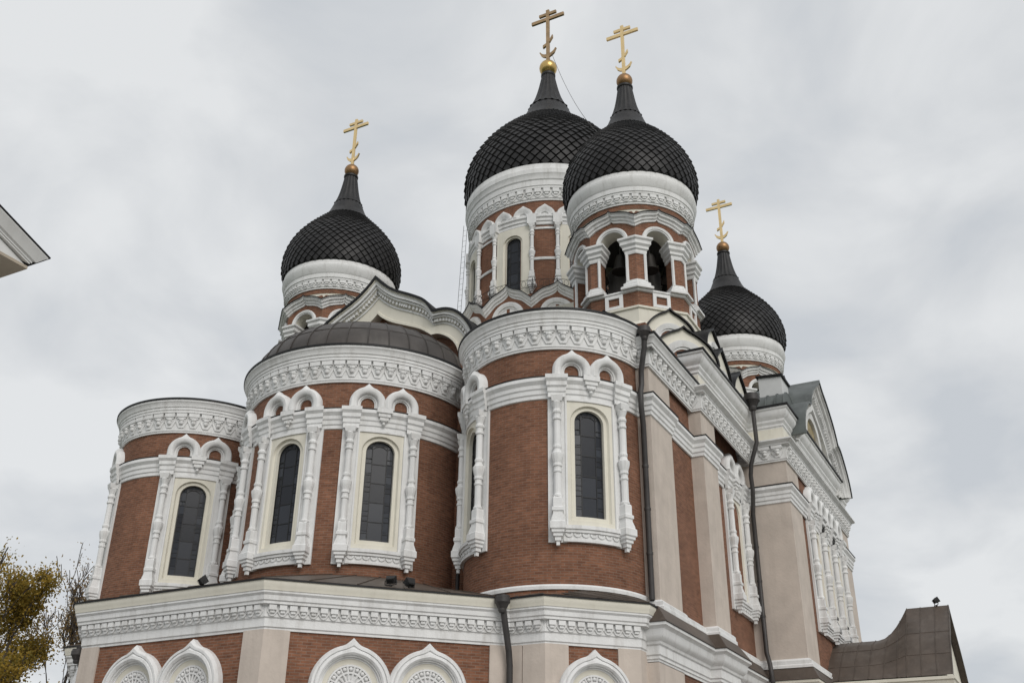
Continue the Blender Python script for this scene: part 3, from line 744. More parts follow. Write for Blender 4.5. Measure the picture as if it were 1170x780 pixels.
# ---- transept bay on the south (and, plainer, the north)
bo = crom([(0, 23.72), (.5, 23.34), (1.28, 22.94), (2.2, 22.3), (2.7, 21.75), (2.95, 21.3)]) + crom([(2.98, 21.29), (3.6, 21.15), (4.4, 20.5), (4.85, 19.95), (5.05, 19.45), (5.1, 19.1)])
bi = crom([(0, 22.3), (.4, 22.05), (1.1, 21.7), (1.8, 21.25), (2.3, 20.85), (2.6, 20.45)]) + crom([(2.62, 20.44), (3.1, 20.35), (3.7, 19.95), (4.1, 19.6), (4.25, 19.35), (4.3, 19.1)])
for sx in (1, -1):
    px = lambda a, b: (min(sx * a, sx * b), max(sx * a, sx * b))
    YA, YB, XF = 11.15, 24.21, 14.42
    mb = MB(); X0, X1 = px(12.0, XF)
    q = [(X0, YA + .02), (X1, YA + .02), (X1, YB - .02), (X0, YB - .02)]
    if sx > 0: q = [(X0, YA + .02), (X1 - .05, YA + .02), (X1 - .05, YB - .02), (X0, YB - .02)]
    mb.grid([[Vector((a, b, 0)), Vector((a, b, 19.2))] for a, b in q], cu=True)
    mb.build("transept_wall", BRICK, K, lp(0, 0), smooth=0)
    rect_pil(*px(12.1, XF), YA, YA + 2.15, 9.0, 17.5); rect_pil(*px(12.1, XF), YB - 2.15, YB, 9.0, 17.5)
    path = wall_path(sx, [(12.2, YA), (XF, YA), (XF, YB), (12.2, YB)])
    mb = MB(); mb.sweep(path, CORNB, fnz); mb.build("cornice", WHITE, K, lp(0, 0), smooth=30)
    mb = MB(); mb.sweep(path, FRZ, fnz); af = mb.build("attic_frieze", WHITE, K, lp(0, 0), smooth=30)
    mb = MB(); mb.sweep(path, [(.02, 18.44), (.056, 18.44), (.056, 18.98), (.02, 18.98)], fnz); mb.build("frieze_panel", CREAM, af, smooth=30)
    mb = MB()
    for a, b in zip(path[:-1], path[1:]): seg_orn(mb, a, b, .85, -.12)
    mb.build("cornice_ornament", WHITE, K, lp(0, 0), smooth=30)
    mb = MB(); mb.sweep(path, BELT, fnz); mb.build("belt_course", WHITE, K, lp(0, 0), smooth=30)
    mb = MB(); mb.sweep(path, [(.02, 16.42), (.215, 16.345), (.24, 16.345), (.24, 16.37), (.02, 16.46)], fnz); mb.build("belt_flashing", DARKM, K, lp(0, 0), smooth=30)
    mb = MB(); mb.sweep(path, [(.30, 19.865), (.48, 19.865), (.48, 19.95), (-1.2, 20.02), (-1.2, 19.865)], fnz); mb.build("roof_edge", DARKM, K, lp(0, 0), smooth=30)
    mb = MB(); mb.sweep(path, [(-.02, 8.74), (.20, 8.74), (.20, 8.84), (.15, 8.88), (.15, 9.02), (.08, 9.08), (.0, 9.12)], fnz); mb.build("plinth_ledge", WHITE, K, lp(0, 0), smooth=30)
    mb = MB(); mb.sweep(path, [(-.2, 8.72), (.18, 8.72), (.42, 8.28), (.44, 8.25), (-.2, 8.25)], fnz); mb.build("skirt_roof", BROWNM, K, lp(0, 0), smooth=0)
    mb = MB(); mb.sweep(path, [(-.1, 7.3), (.05, 7.3), (.08, 7.5), (.16, 7.56), (.2, 7.8), (.3, 7.9), (.36, 8.1), (.40, 8.14), (.40, 8.24), (-.1, 8.24)], fnz); mb.build("plinth_cornice", CREAM, K, lp(0, 0), smooth=30)
    FG = Frame(None, 0)
    GB = gable("transept_gable", FG, mirror(bo), mirror(bi), lp(sx * XF, 17.68), R_(90 * sx), 8.2, GREYM,
          [(0, .72), (.05, .72), (.07, .62), (.16, .58), (.18, .46), (.30, .44), (.33, .32), (.50, .30), (.53, .18), (.75, .18), (.78, .26), (1.0, .26), (1.0, -.05)], CREAM, 18.8)
    mb = MB(); mb.prism(FG, [(-1.3, 19.95), (-1.3, 21.1), (-.7, 21.75), (0, 22.1), (.7, 21.75), (1.3, 21.1), (1.3, 19.95)], -.2, -.02); mb.build("mosaic_panel", MOSAIC, GB, smooth=0)
    mb = MB(); mb.arch(FG, 0, 20.4, [(1.35, -.06, 0), (1.35, .12, 0), (1.6, .16, .05), (1.65, -.06, .08)], 0, 180, 24)
    for s_ in (-1, 1):
        mb.arch(FG, s_ * 3.1, 19.95, [(.5, -.06, 0), (.5, .12, 0), (.75, .16, .04), (.8, -.06, .06)], 0, 180, 18)
    O_, I_ = mirror(bo), mirror(bi)
    for k in range(len(O_) - 1):
        a = Vector(O_[k]).lerp(Vector(I_[k]), .42); b = Vector(O_[k + 1]).lerp(Vector(I_[k + 1]), .42)
        n = max(1, round((b - a).length / .16))
        for q_ in range(n):
            p = a.lerp(b, (q_ + .5) / n); mb.box(FG, p.x - .045, p.x + .045, p.y - .07, p.y + .07, .28, .42)
    mb.build("gable_arch_moulding", WHITE, GB, smooth=35)
    mb = MB(); 
    for s_ in (-1, 1): glassp(mb, FG, .5, 19.90, 19.95, 0.02)
    # three tall windows between the piers
    for k in (-1, 0, 1):
        copy_part(WSD, lp(sx * (XF - .04), 17.68 + k * 2.26), R_(90 * sx))

# barrel roofs over the side lobes of the transept gables
for sx in (1, -1):
    for sy in (1, -1):
        mb = MB(); yc = 17.68 - sy * 3.95
        rows = []
        sec = [(1.3, 19.88)] + [(1.3 * math.cos(PI * i / 20), 20.3 + 1.3 * math.sin(PI * i / 20)) for i in range(21)] + [(-1.3, 19.88)]
        for x in (12.3, 14.36): rows.append([Vector((sx * x, yc + p, z)) for p, z in sec])
        mb.grid(rows); o = len(mb.v); mb.v += [v.copy() for v in rows[1]]; mb.f.append(tuple(range(o, o + len(sec))))
        for x in (12.6, 13.05, 13.5, 13.95, 14.34): mb.tube([(sx * x, yc + p * 1.02, z + .02) for p, z in sec], .035, 5)
        mb.build("barrel_roof", GREYM, K, lp(0, 0), smooth=35)
# pale metal box and flues behind the south gable
mb = MB(); mb.add([(12.9, 14.2, 20.0), (14.0, 14.2, 20.0), (14.0, 15.6, 20.0), (12.9, 15.6, 20.0), (12.9, 14.2, 22.95), (14.0, 14.2, 22.85), (14.0, 15.6, 22.85), (12.9, 15.6, 22.95)],
    [(0, 1, 5, 4), (1, 2, 6, 5), (2, 3, 7, 6), (3, 0, 4, 7), (4, 5, 6, 7)])
o = mb.build("roof_dormer", GREYPALE, K, lp(0, 0), smooth=0)
mb = MB(); mb.add([(12.8, 14.1, 22.96), (14.1, 14.1, 22.86), (14.1, 15.7, 22.86), (12.8, 15.7, 22.96), (12.8, 14.1, 23.06), (14.1, 14.1, 22.96), (14.1, 15.7, 22.96), (12.8, 15.7, 23.06)],
    [(0, 1, 2, 3), (0, 1, 5, 4), (1, 2, 6, 5), (2, 3, 7, 6), (3, 0, 4, 7), (4, 5, 6, 7)])
mb.build("dormer_cap", DARKM, o, smooth=0)

# ---- kokoshniks round the tower feet
def kokoshnik(F, hw, h, v0, loc, rz, depth=1.3, stilts=.0, wallm=CREAM):
    half = crom([(0, v0 + h), (hw * .14, v0 + h * .90), (hw * .42, v0 + h * .78), (hw * .75, v0 + h * .55), (hw * .95, v0 + h * .25), (hw * 1.0, v0)], 3)
    O = mirror(half)
    mb = MB(); mb.prism(F, O + [(hw, v0 - stilts), (-hw, v0 - stilts)], -depth, 0)
    ko = mb.build("kokoshnik", wallm, K, loc, rz, smooth=0)
    mb = MB(); mb.sweep(O, [(-.02, .14), (.05, .14), (.05, -depth - .1), (-.02, -depth - .1)], lambda p, q: F(p.x, p.y, q), side=-1); mb.build("kokoshnik_roof", DARKM, ko, smooth=30)
    mb = MB(); r = hw * .66
    mb.arch(F, 0, v0 - .02, [(r * .62, .0, 0), (r * .62, .05, 0), (r * .72, .05, 0), (r * .72, .10, 0), (r * .86, .14, 0), (r, .16, 0), (r * 1.03, .0, 0)], 0, 180, 24)
    mb.build("arch_moulding", WHITE, ko, smooth=35)
    mb = MB(); mb.prism(F, [(r * .63 * math.cos(PI * i / 14), v0 - .02 + r * .63 * math.sin(PI * i / 14)) for i in range(15)], .004, .02); mb.build("lunette", BRICK, ko, smooth=0)
    return ko
KOK = {}
for (cx, cy) in ((8.74, 8.5), (-8.74, 8.5), (8.74, 26.86), (-8.74, 26.86)):
    s_ = 1 if cx > 0 else -1
    for a in range(0, 360, 45):
        if 'hi' not in KOK: KOK['hi'] = kokoshnik(Frame(None, 3.62), 1.22, 1.5, 21.6, lp(cx, cy), R_(a), 1.0, 1.2)
        else: copy_part(KOK['hi'], lp(cx, cy), R_(a))
    front = 45 * s_ if cy < 17 else 135 * s_
    if 'lo' not in KOK: KOK['lo'] = kokoshnik(Frame(None, 4.75), 1.5, 1.62, 20.05, lp(cx, cy), R_(front), 1.2, .12)
    else: copy_part(KOK['lo'], lp(cx, cy), R_(front))
    if 'w' not in KOK: KOK['w'] = kokoshnik(Frame(None, 0), 1.32, 1.95, 20.0, lp(s_ * 12.72, 8.35), R_(90 * s_), 1.2, .3)
    else: copy_part(KOK['w'], lp(s_ * 12.72, cy + (-.15 if cy < 17 else .15)), R_(90 * s_))
    copy_part(KOK['w'], lp(s_ * 12.72, 11.05 if cy < 17 else 24.3), R_(90 * s_))

# ---- corner towers
TOWERS = [(8.86, 8.5), (-8.78, 8.5), (8.54, 26.86), (-8.74, 26.86)]
RV = 2.92; AP = RV * math.cos(PI / 8)
def octagon(r, a0=22.5): return [(r * math.sin(R_(a0 + 45 * k)), -r * math.cos(R_(a0 + 45 * k))) for k in range(8)]
proto = []
mb = MB(); mb.grid([[Vector((x, y, z)) for x, y in octagon(r)] for r, z in ((4.2, 19.3), (3.35, 22.3), (3.0, 22.8), (3.0, 23.42), (3.08, 23.46), (3.08, 23.56), (2.9, 23.6), (.1, 23.6))], cv=True)
proto.append(mb.build("tower_base", CREAM, K, lp(*TOWERS[0]), smooth=0))
mb = MB(); mb.grid([[Vector((x, y, z)) for x, y in octagon(2.93)] for z in (23.6, 24.32)], cv=True)
mb.add([(x, y, 24.33) for x, y in octagon(2.9)], [tuple(range(8))])
tp = mb.build("tower_parapet", BRICK, K, lp(*TOWERS[0]), smooth=0)
mb = MB(); oc = octagon(2.93); mb.sweep(oc, [(-.3, 24.32), (.04, 24.32), (.10, 24.36), (.10, 24.44), (-.3, 24.46)], fnz, closed=True); mb.build("parapet_coping", WHITE, tp, smooth=0)
mb = MB(); F = Frame(None, 2.71)
for (a, b, c, d) in ((-.42, .42, 24.16, 24.31), (-.42, .42, 23.62, 23.76), (-.42, -.26, 23.76, 24.16), (.26, .42, 23.76, 24.16)): mb.box(F, a, b, c, d, -.02, .07)
pp = mb.build("parapet_panel", WHITE, tp, smooth=0)
for k in range(1, 8): copy_part(pp, (0, 0, 0), R_(45 * k))
proto.append(tp)
# piers and arches
def pier():
    V = Vector((0, -RV)); dr = Vector((math.cos(R_(22.5)), math.sin(R_(22.5)))); dl = Vector((-dr.x, dr.y))
    R1 = V + dr * .46; L1 = V + dl * .46; R2 = R1 + Vector((-math.sin(R_(22.5)), math.cos(R_(22.5)))) * .62; L2 = L1 + Vector((math.sin(R_(22.5)), math.cos(R_(22.5)))) * .62
    path = [L2, L1, V, R1, R2]
    mb = MB(); mb.prism(Frame(None), [], 0, 0) if False else None
    n = 5; mb.add([(p.x, p.y, 24.4) for p in path] + [(p.x, p.y, 27.1) for p in path], [(i, (i + 1) % n, n + (i + 1) % n, n + i) for i in range(n)])
    p_ = mb.build("bell_pier", BRICK, K, smooth=0)
    pt = [(p.x, p.y) for p in path]
    mb = MB(); mb.sweep(pt, [(-.05, 26.28), (.04, 26.28), (.06, 26.36), (.06, 26.46), (.13, 26.52), (.13, 26.64), (.22, 26.74), (.22, 26.90), (.30, 26.98), (.30, 27.08), (-.1, 27.16)], fnz); mb.build("pier_capital", WHITE, p_, smooth=0)
    mb = MB(); mb.sweep(pt, [(-.05, 24.98), (.05, 24.94), (.05, 24.84), (.14, 24.76), (.14, 24.64), (.24, 24.56), (.24, 24.45), (-.05, 24.44)], fnz); mb.build("pier_base", WHITE, p_, smooth=0)
    mb = MB()
    for c in (L1, R1):
        s_ = 1 if c.x > 0 else -1
        q = c + (dr if s_ > 0 else dl) * -.02
        for z0 in (24.9,):
            mb.tube([(q.x, q.y - .01, z0), (q.x, q.y - .01, 26.32)], .075, 6)
    mb.build("corner_shaft", WHITE, p_, smooth=40)
    return p_
PIER = pier()
PIER.location = lp(*TOWERS[0]); PIER.rotation_euler = (0, 0, R_(22.5))
def bell_arch():
    F = Frame(None, AP); hs = 1.115; vc = 27.08; r = .62
    mb = MB(); P_ = []
    n = 20
    ins = [(r * math.cos(PI - PI * i / n), vc + r * math.sin(PI - PI * i / n)) for i in range(n + 1)]
    ous = []
    for i in range(n + 1):
        d = 180 - 180 * i / n
        if d > 140: ous.append((-hs, vc + (28.6 - vc) * (180 - d) / 40))
        elif d < 40: ous.append((hs, vc + (28.6 - vc) * d / 40))
        else: ous.append((-hs + 2 * hs * (140 - d) / 100, 28.6))
    mb.grid([[F(*o_, 0), F(*i_, 0)] for o_, i_ in zip(ous, ins)])
    ba = mb.build("bell_arch", BRICK, K, smooth=0)
    mb = MB(); mb.grid([[F(*i_, .0), F(*i_, -.75)] for i_ in ins]); mb.grid([[F(*i_, -.75), F(*(Vector(i_) * 1.0 + Vector((0, 1.2))), -.75)] for i_ in ins])
    for s_ in (-1, 1): mb.grid([[F(s_ * r, 27.1, 0), F(s_ * r, 27.1, -.75)], [F(s_ * 1.1, 27.1, 0), F(s_ * .7, 27.1, -.75)]])
    mb.build("arch_soffit", CREAM, ba, smooth=40)
    mb = MB(); mb.arch(F, 0, vc, [(.60, -.02, 0), (.60, .06, 0), (.66, .06, 0), (.66, .10, 0), (.76, .12, 0), (.80, .08, 0), (.80, -.02, 0)], 0, 180, 24); mb.build("arch_moulding", WHITE, ba, smooth=35)
    half = crom([(0, 28.67), (.07, 28.57), (.22, 28.52), (.45, 28.46), (.70, 28.36), (.90, 28.22), (1.04, 28.12)], 3)
    # extend past the vertex so neighbouring hoods meet
    O = mirror(half); I = [(u * .99, v - .40) for u, v in O]
    mb = MB()
    def W(u, w_): return u * (1 + w_ / AP * 1.05) * 1.075
    st = [(0, .33), (.10, .33), (.16, .28), (.36, .26), (.42, .17), (.70, .15), (.75, .08), (1, .07), (1, -.02)]
    for (t0, w0), (t1, w1) in zip(st[:-1], st[1:]):
        mb.grid([[F(W(o_[0] + (i_[0] - o_[0]) * t, w_), o_[1] + (i_[1] - o_[1]) * t, w_) for t, w_ in ((t0, w0), (t1, w1))] for o_, i_ in zip(O, I)])
    mb.build("ogee_hood", WHITE, ba, smooth=35)
    mb = MB()
    mb.grid([[F(W(u, .37), v - .01, .37), F(W(u, .37), v + .035, .37), F(W(u, .1), v + .05, .1), F(W(u, -.2) * .95, v - .1, -.25)] for u, v in O])
    mb.build("hood_roof", DARKM, ba, smooth=35)
    return ba
BARCH = bell_arch(); BARCH.location = lp(*TOWERS[0])
proto += [PIER, BARCH]
for k in range(1, 8):
    proto.append(copy_part(PIER, lp(*TOWERS[0]), R_(22.5 + 45 * k))); proto.append(copy_part(BARCH, lp(*TOWERS[0]), R_(45 * k)))
# bells and the chamber inside, its shade put into the dark colour
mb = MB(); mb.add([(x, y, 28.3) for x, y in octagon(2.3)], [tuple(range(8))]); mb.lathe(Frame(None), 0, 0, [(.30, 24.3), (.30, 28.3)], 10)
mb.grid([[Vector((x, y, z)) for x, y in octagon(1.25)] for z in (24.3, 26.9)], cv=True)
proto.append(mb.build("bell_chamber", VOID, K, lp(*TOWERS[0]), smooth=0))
mb = MB(); FB = Frame(None, 1.75)
mb.lathe(FB, 0, 0, [(.42, 26.1), (.40, 26.16), (.30, 26.42), (.25, 26.75), (.20, 26.92), (.05, 27.0), (.05, 28.3)], 14)
BELL_ = mb.build("bell", BELL, K, lp(*TOWERS[0]), smooth=40)
proto.append(BELL_)
for k in range(1, 8): proto.append(copy_part(BELL_, lp(*TOWERS[0]), R_(45 * k)))
# drum ring, cornice
def circ(r, n=72): return [(r * math.sin(2 * PI * k / n), -r * math.cos(2 * PI * k / n)) for k in range(n)]
RD = 2.80
mb = MB(); mb.grid([[Vector((x, y, z)) for x, y in circ(r)] for r, z in ((2.60, 28.0), (2.60, 28.5), (RD - .03, 28.52), (RD - .03, 28.76), (RD, 28.76))], cv=True)
dr = mb.build("tower_drum", CREAM, K, lp(*TOWERS[0]), smooth=30)
mb = MB(); mb.grid([[Vector((x, y, z)) for x, y in circ(RD)] for z in (28.76, 29.1)], cv=True); mb.build("brick_band", BRICK, dr, uv=(0, 0, RD), smooth=30)
mb = MB(); mb.sweep(circ(RD), [(-.05, 29.02), (.05, 29.02), (.05, 29.10), (.09, 29.12), (.09, 29.50), (.20, 29.52), (.20, 29.60), (.24, 29.63), (.25, 29.86), (.30, 29.92), (.34, 30.12), (.39, 30.22), (.39, 30.40), (.35, 30.44), (.34, 30.66), (-.1, 30.70)], fnz, closed=True)
mb.build("drum_cornice", WHITE, dr, smooth=30)
mb = MB(); F = Frame(RD)
for k in range(44): sm_unit(mb, F, R_(360 / 44 * k) * RD, R_(360 / 44) * RD, 29.14, 29.50, .09, .20)
mb.build("cornice_ornament", WHITE, dr, smooth=30)
proto.append(dr)

# onion dome with raised diamond scales
PZ = [30.66, 31.0, 31.5, 32.2, 33.0, 33.7, 34.3, 34.9, 35.5, 36.0, 36.5, 37.2, 38.3]
PR = [3.12, 3.24, 3.31, 3.26, 2.99, 2.56, 2.06, 1.50, 1.11, .90, .70, .53, .36]
def prof_r(z):
    i = 0
    while i < len(PZ) - 2 and z > PZ[i + 1]: i += 1
    t = (z - PZ[i]) / (PZ[i + 1] - PZ[i]); h = PZ[i + 1] - PZ[i]
    m = lambda j: (PR[min(j + 1, len(PR) - 1)] - PR[max(j - 1, 0)]) / (PZ[min(j + 1, len(PR) - 1)] - PZ[max(j - 1, 0)])
    return (2 * t ** 3 - 3 * t * t + 1) * PR[i] + (t ** 3 - 2 * t * t + t) * h * m(i) + (3 * t * t - 2 * t ** 3) * PR[i + 1] + (t ** 3 - t * t) * h * m(i + 1)
def dome(loc, z0, sr, sz, orbm, n=46, st=1.0, so_=1.0, sx_=1.0, crossm=None):
    fz = lambda z: z0 + (z - 30.66) * sz
    fr = lambda z: prof_r(z) * (sr if z < 36.2 else sr + (st - sr) * min(1, (z - 36.2) / 2.1))
    # arc-length rings so that the scales keep their shape
    zs = [30.66]
    ztop = 35.05
    while zs[-1] < ztop:
        z = zs[-1]; r = fr(z); want = math.pi * r / n * 0.96
        dz = .002
        s_ = 0; zz = z
        while s_ < want and zz < ztop + .3:
            a = Vector((fr(zz), fz(zz))); b = Vector((fr(zz + dz), fz(zz + dz))); s_ += (b - a).length; zz += dz
        zs.append(zz)
    mb = MB()
    rows = [[Vector((fr(z) * .992 * math.sin(2 * PI * k / n), -fr(z) * .992 * math.cos(2 * PI * k / n), fz(z))) for k in range(n)] for z in zs]
    mb.grid(rows, cv=True)
    def pt(a, z, d):
        e = .01; t = Vector((fr(z + e) - fr(z - e), fz(z + e) - fz(z - e))).normalized(); nr = Vector((t.y, -t.x))
        r = fr(z) + nr.x * d; zz = fz(z) + nr.y * d
        return Vector((r * math.sin(a), -r * math.cos(a), zz))
    da = PI / n
    for j in range(1, len(zs) - 1):
        for k in range(n):
            a = 2 * da * k + (da if j % 2 else 0)
            zb, zm, zt = zs[j - 1], zs[j], zs[j + 1]
            H = [pt(a, zt, .004), pt(a + da, zm, .004), pt(a, zb, .006), pt(a - da, zm, .004)]
            f_ = .84; 
            za, zc_ = zm + (zt - zm) * f_, zm + (zb - zm) * f_
            jt = random.uniform(.85, 1.15)
            t1 = random.uniform(-.010, .010)
            G = [pt(a, za, .014 * sr), pt(a + da * f_, zm, (.045 + t1) * sr), pt(a, zc_, .088 * sr * jt), pt(a - da * f_, zm, (.045 - t1) * sr)]
            mb.add(H + G, [(4, 5, 6, 7), (0, 1, 5, 4), (1, 2, 6, 5), (2, 3, 7, 6), (3, 0, 4, 7)])
    d = mb.build("dome", SLATE, K, loc, smooth=0, fixn=False)
    mb = MB(); m = 64
    zz = [35.0 + i * .05 for i in range(int((36.28 - 35.0) / .05) + 1)]
    rows = [[Vector(((fr(z) + .01) * math.sin(2 * PI * k / m), -(fr(z) + .01) * math.cos(2 * PI * k / m), fz(z))) for k in range(m)] for z in zz]
    mb.grid(rows, cv=True); mb.build("dome_skirt", SLATE, d, smooth=40)
    mb = MB(); nf = 20; zz = [36.22, 36.30, 36.32] + [36.4 + i * .19 for i in range(11)]
    rows = []
    for z in zz:
        row = []
        for k in range(nf * 3):
            a = 2 * PI * k / (nf * 3); q = 1.05 if k % 3 == 0 else 1.0
            q *= (1.035 if z < 36.31 else 1.0)
            row.append(Vector((fr(z) * q * math.sin(a), -fr(z) * q * math.cos(a), fz(z))))
        rows.append(row)
    mb.grid(rows, cv=True); rt_ = fr(38.3) * 1.12
    mb.lathe(Frame(None), 0, 0, [(rt_, fz(38.22)), (rt_ * 1.06, fz(38.26)), (rt_ * 1.06, fz(38.36)), (rt_ * .7, fz(38.42))], 20)
    mb.build("spire", SLATE, d, smooth=25)
    zo = fz(38.40) + .38 * so_
    mb = MB(); mb.sphere((0, 0, zo), .43 * so_, 24, 14); mb.build("orb", orbm, d, smooth=60)
    # three-barred cross with a crescent, facing east
    mb = MB(); F = Frame(None); k = sx_; zb = zo + .40 * so_; t = .055 * k
    H = 3.5 * k
    mb.lathe(F, 0, 0, [(.10 * k, zb - .06), (.06 * k, zb + .12 * k), (.05 * k, zb + .2 * k)], 10)
    mb.box(F, -.085 * k, .085 * k, zb, zb + H, -t, t)
    mb.box(F, -.91 * k, .91 * k, zb + 2.80 * k, zb + 2.99 * k, -t * 1.04, t * 1.04)
    mb.box(F, -.48 * k, .48 * k, zb + 3.15 * k, zb + 3.31 * k, -t * 1.04, t * 1.04)
    mb.prism(F, [(-.27 * k, zb + 1.00 * k), (-.27 * k, zb + 1.18 * k), (-.12 * k, zb + 1.24 * k), (.12 * k, zb + 1.46 * k), (.27 * k, zb + 1.72 * k), (.27 * k, zb + 1.54 * k), (.12 * k, zb + 1.30 * k), (-.12 * k, zb + 1.08 * k)], -t * 1.04, t * 1.04)
    up_, lo_ = [], []
    for i in range(13):
        a = R_(200 + 140 * i / 12); up_.append((.44 * k * math.cos(a), zb + .92 * k + .40 * k * math.sin(a))); lo_.append((.50 * k * math.cos(a), zb + .92 * k + .60 * k * math.sin(a) * (1 if abs(i - 6) < 5 else .8)))
    mb.prism(F, up_ + lo_[::-1], -t * .9, t * .9)
    mb.build("cross", crossm or GOLD, d, smooth=0)
    return d
D0 = dome(lp(*TOWERS[0]), 30.66, 1.0, 1.0, BRONZE)
proto.append(D0)
for tx, ty in TOWERS[1:]:
    for p_ in proto:
        copy_part(p_, lp(tx, ty), p_.rotation_euler.z)

# ---- central drum
RC = 4.85
CX, CY = 0.0, 17.68
mb = MB(); s6 = 6.2
mb.grid([[Vector((x, y, z)) for x, y in ((-s6, -s6), (s6, -s6), (s6, s6), (-s6, s6))] for z in (18.5, 28.0)], cv=True)
mb.add([(-s6, -s6, 28.0), (s6, -s6, 28.0), (s6, s6, 28.0), (-s6, s6, 28.0)], [(0, 1, 2, 3)])
mb.build("crossing_block", CREAM, K, lp(CX, CY), smooth=0)
F = Frame(RC)
mb = MB()
for k in range(96):
    a, b = 360 / 96 * k - 1.875, 360 / 96 * (k + 1) - 1.875
    mid = ((a + b) / 2 + 22.5) % 45 - 22.5
    spans = [(28, 30.4), (34.2, 36.4)] if abs(mid) < 5.7 else [(28, 36.4)]
    for v0, v1 in spans: mb.grid([[F(R_(a) * RC, v0), F(R_(a) * RC, v1)], [F(R_(b) * RC, v0), F(R_(b) * RC, v1)]])
DRUM = mb.build("central_drum", BRICK, K, lp(CX, CY), uv=(0, 0, RC), smooth=30, fixn=False)
mb = MB(); mb.sweep(circ(RC, 96), [(0, 34.55), (.08, 34.58), (.08, 34.75), (.14, 34.80), (.14, 34.96), (.22, 35.04), (.22, 35.16), (0, 35.24)], fnz, closed=True); mb.build("belt_course", WHITE, DRUM, smooth=30)
mb = MB(); mb.sweep(circ(RC, 96), [(-.05, 36.25), (.06, 36.25), (.06, 36.34), (.11, 36.38), (.11, 36.98), (.26, 37.0), (.26, 37.12), (.30, 37.16), (.31, 37.5), (.37, 37.58), (.40, 37.85), (.46, 37.95), (.46, 38.25), (.43, 38.3), (.42, 38.62), (-.1, 38.66)], fnz, closed=True); mb.build("drum_cornice", WHITE, DRUM, smooth=30)
mb = MB()
for k in range(60): sm_unit(mb, F, R_(6 * k) * RC, R_(6) * RC, 36.42, 36.98, .11, .26)
mb.build("cornice_ornament", WHITE, DRUM, smooth=30)
mb = MB()
for k in range(24):
    t = MB(); t.arch(F, 0, 35.22, [(.22, -.02, 0), (.22, .10, 0), (.33, .14, 0), (.44, .20, .03), (.55, .20, .08), (.60, .10, .14), (.60, -.02, .14)], 0, 180, 16, 30)
    t.prism(F, [(.24 * math.cos(PI * i / 10), 35.22 + .24 * math.sin(PI * i / 10)) for i in range(11)], -.02, .03)
    t.lathe(F, .635, .1, [(.03, 34.98), (.09, 35.06), (.09, 35.22), (.12, 35.3)], 6)
    rm = Matrix.Rotation(R_(15 * k + 7.5), 3, 'Z'); mb.add([rm @ v for v in t.v], t.f)
mb.build("ogee_arcade", WHITE, DRUM, smooth=35)
mb = MB()
for k in range(8):
    pth_ = arc(RC, 45 * k + 14.2, 45 * k + 30.8, 2.0)
    mb.sweep(pth_, [(-.02, 32.22), (.05, 32.22), (.07, 32.27), (.07, 32.38), (-.02, 32.42)], fnz); mb.sweep(pth_, [(-.02, 34.28), (.05, 34.28), (.05, 34.42), (-.02, 34.44)], fnz)
mb.build("brick_panel_fillet", WHITE, DRUM, smooth=30)
def drum_window():
    mb = MB(); hw, vb, vs = .50, 30.25, 33.55
    opening(mb, F, hw + .12, vb - .1, vs, 1.05, 29.9, 34.55, .10, .0, splay=.05); opening(mb, F, hw, vb, vs, hw + .16, vb - .15, vs + hw + .2, .0, -.25)
    w_ = mb.build("drum_window", CREAM, K, lp(CX, CY), smooth=30)
    mb = MB(); glassp(mb, F, hw, vb, vs, -.18); mb.build("glass", GLASS, w_, smooth=0)
    mb = MB(); lattice(mb, F, hw, vb, vs, -.17, .018); mb.build("lattice", LEAD, w_, smooth=0)
    for s_ in (-1, 1):
        mb = MB(); colonnette(mb, F, s_ * 1.19, .16, 30.0, 34.56, .95)
        mb.box(F, s_ * 1.19 - .25, s_ * 1.19 + .25, 34.56, 35.20, 0, .34)
        mb.build("colonnette", WHITE, w_, smooth=35)
    return w_
DW = drum_window()
for k in range(1, 8): copy_part(DW, lp(CX, CY), R_(45 * k))
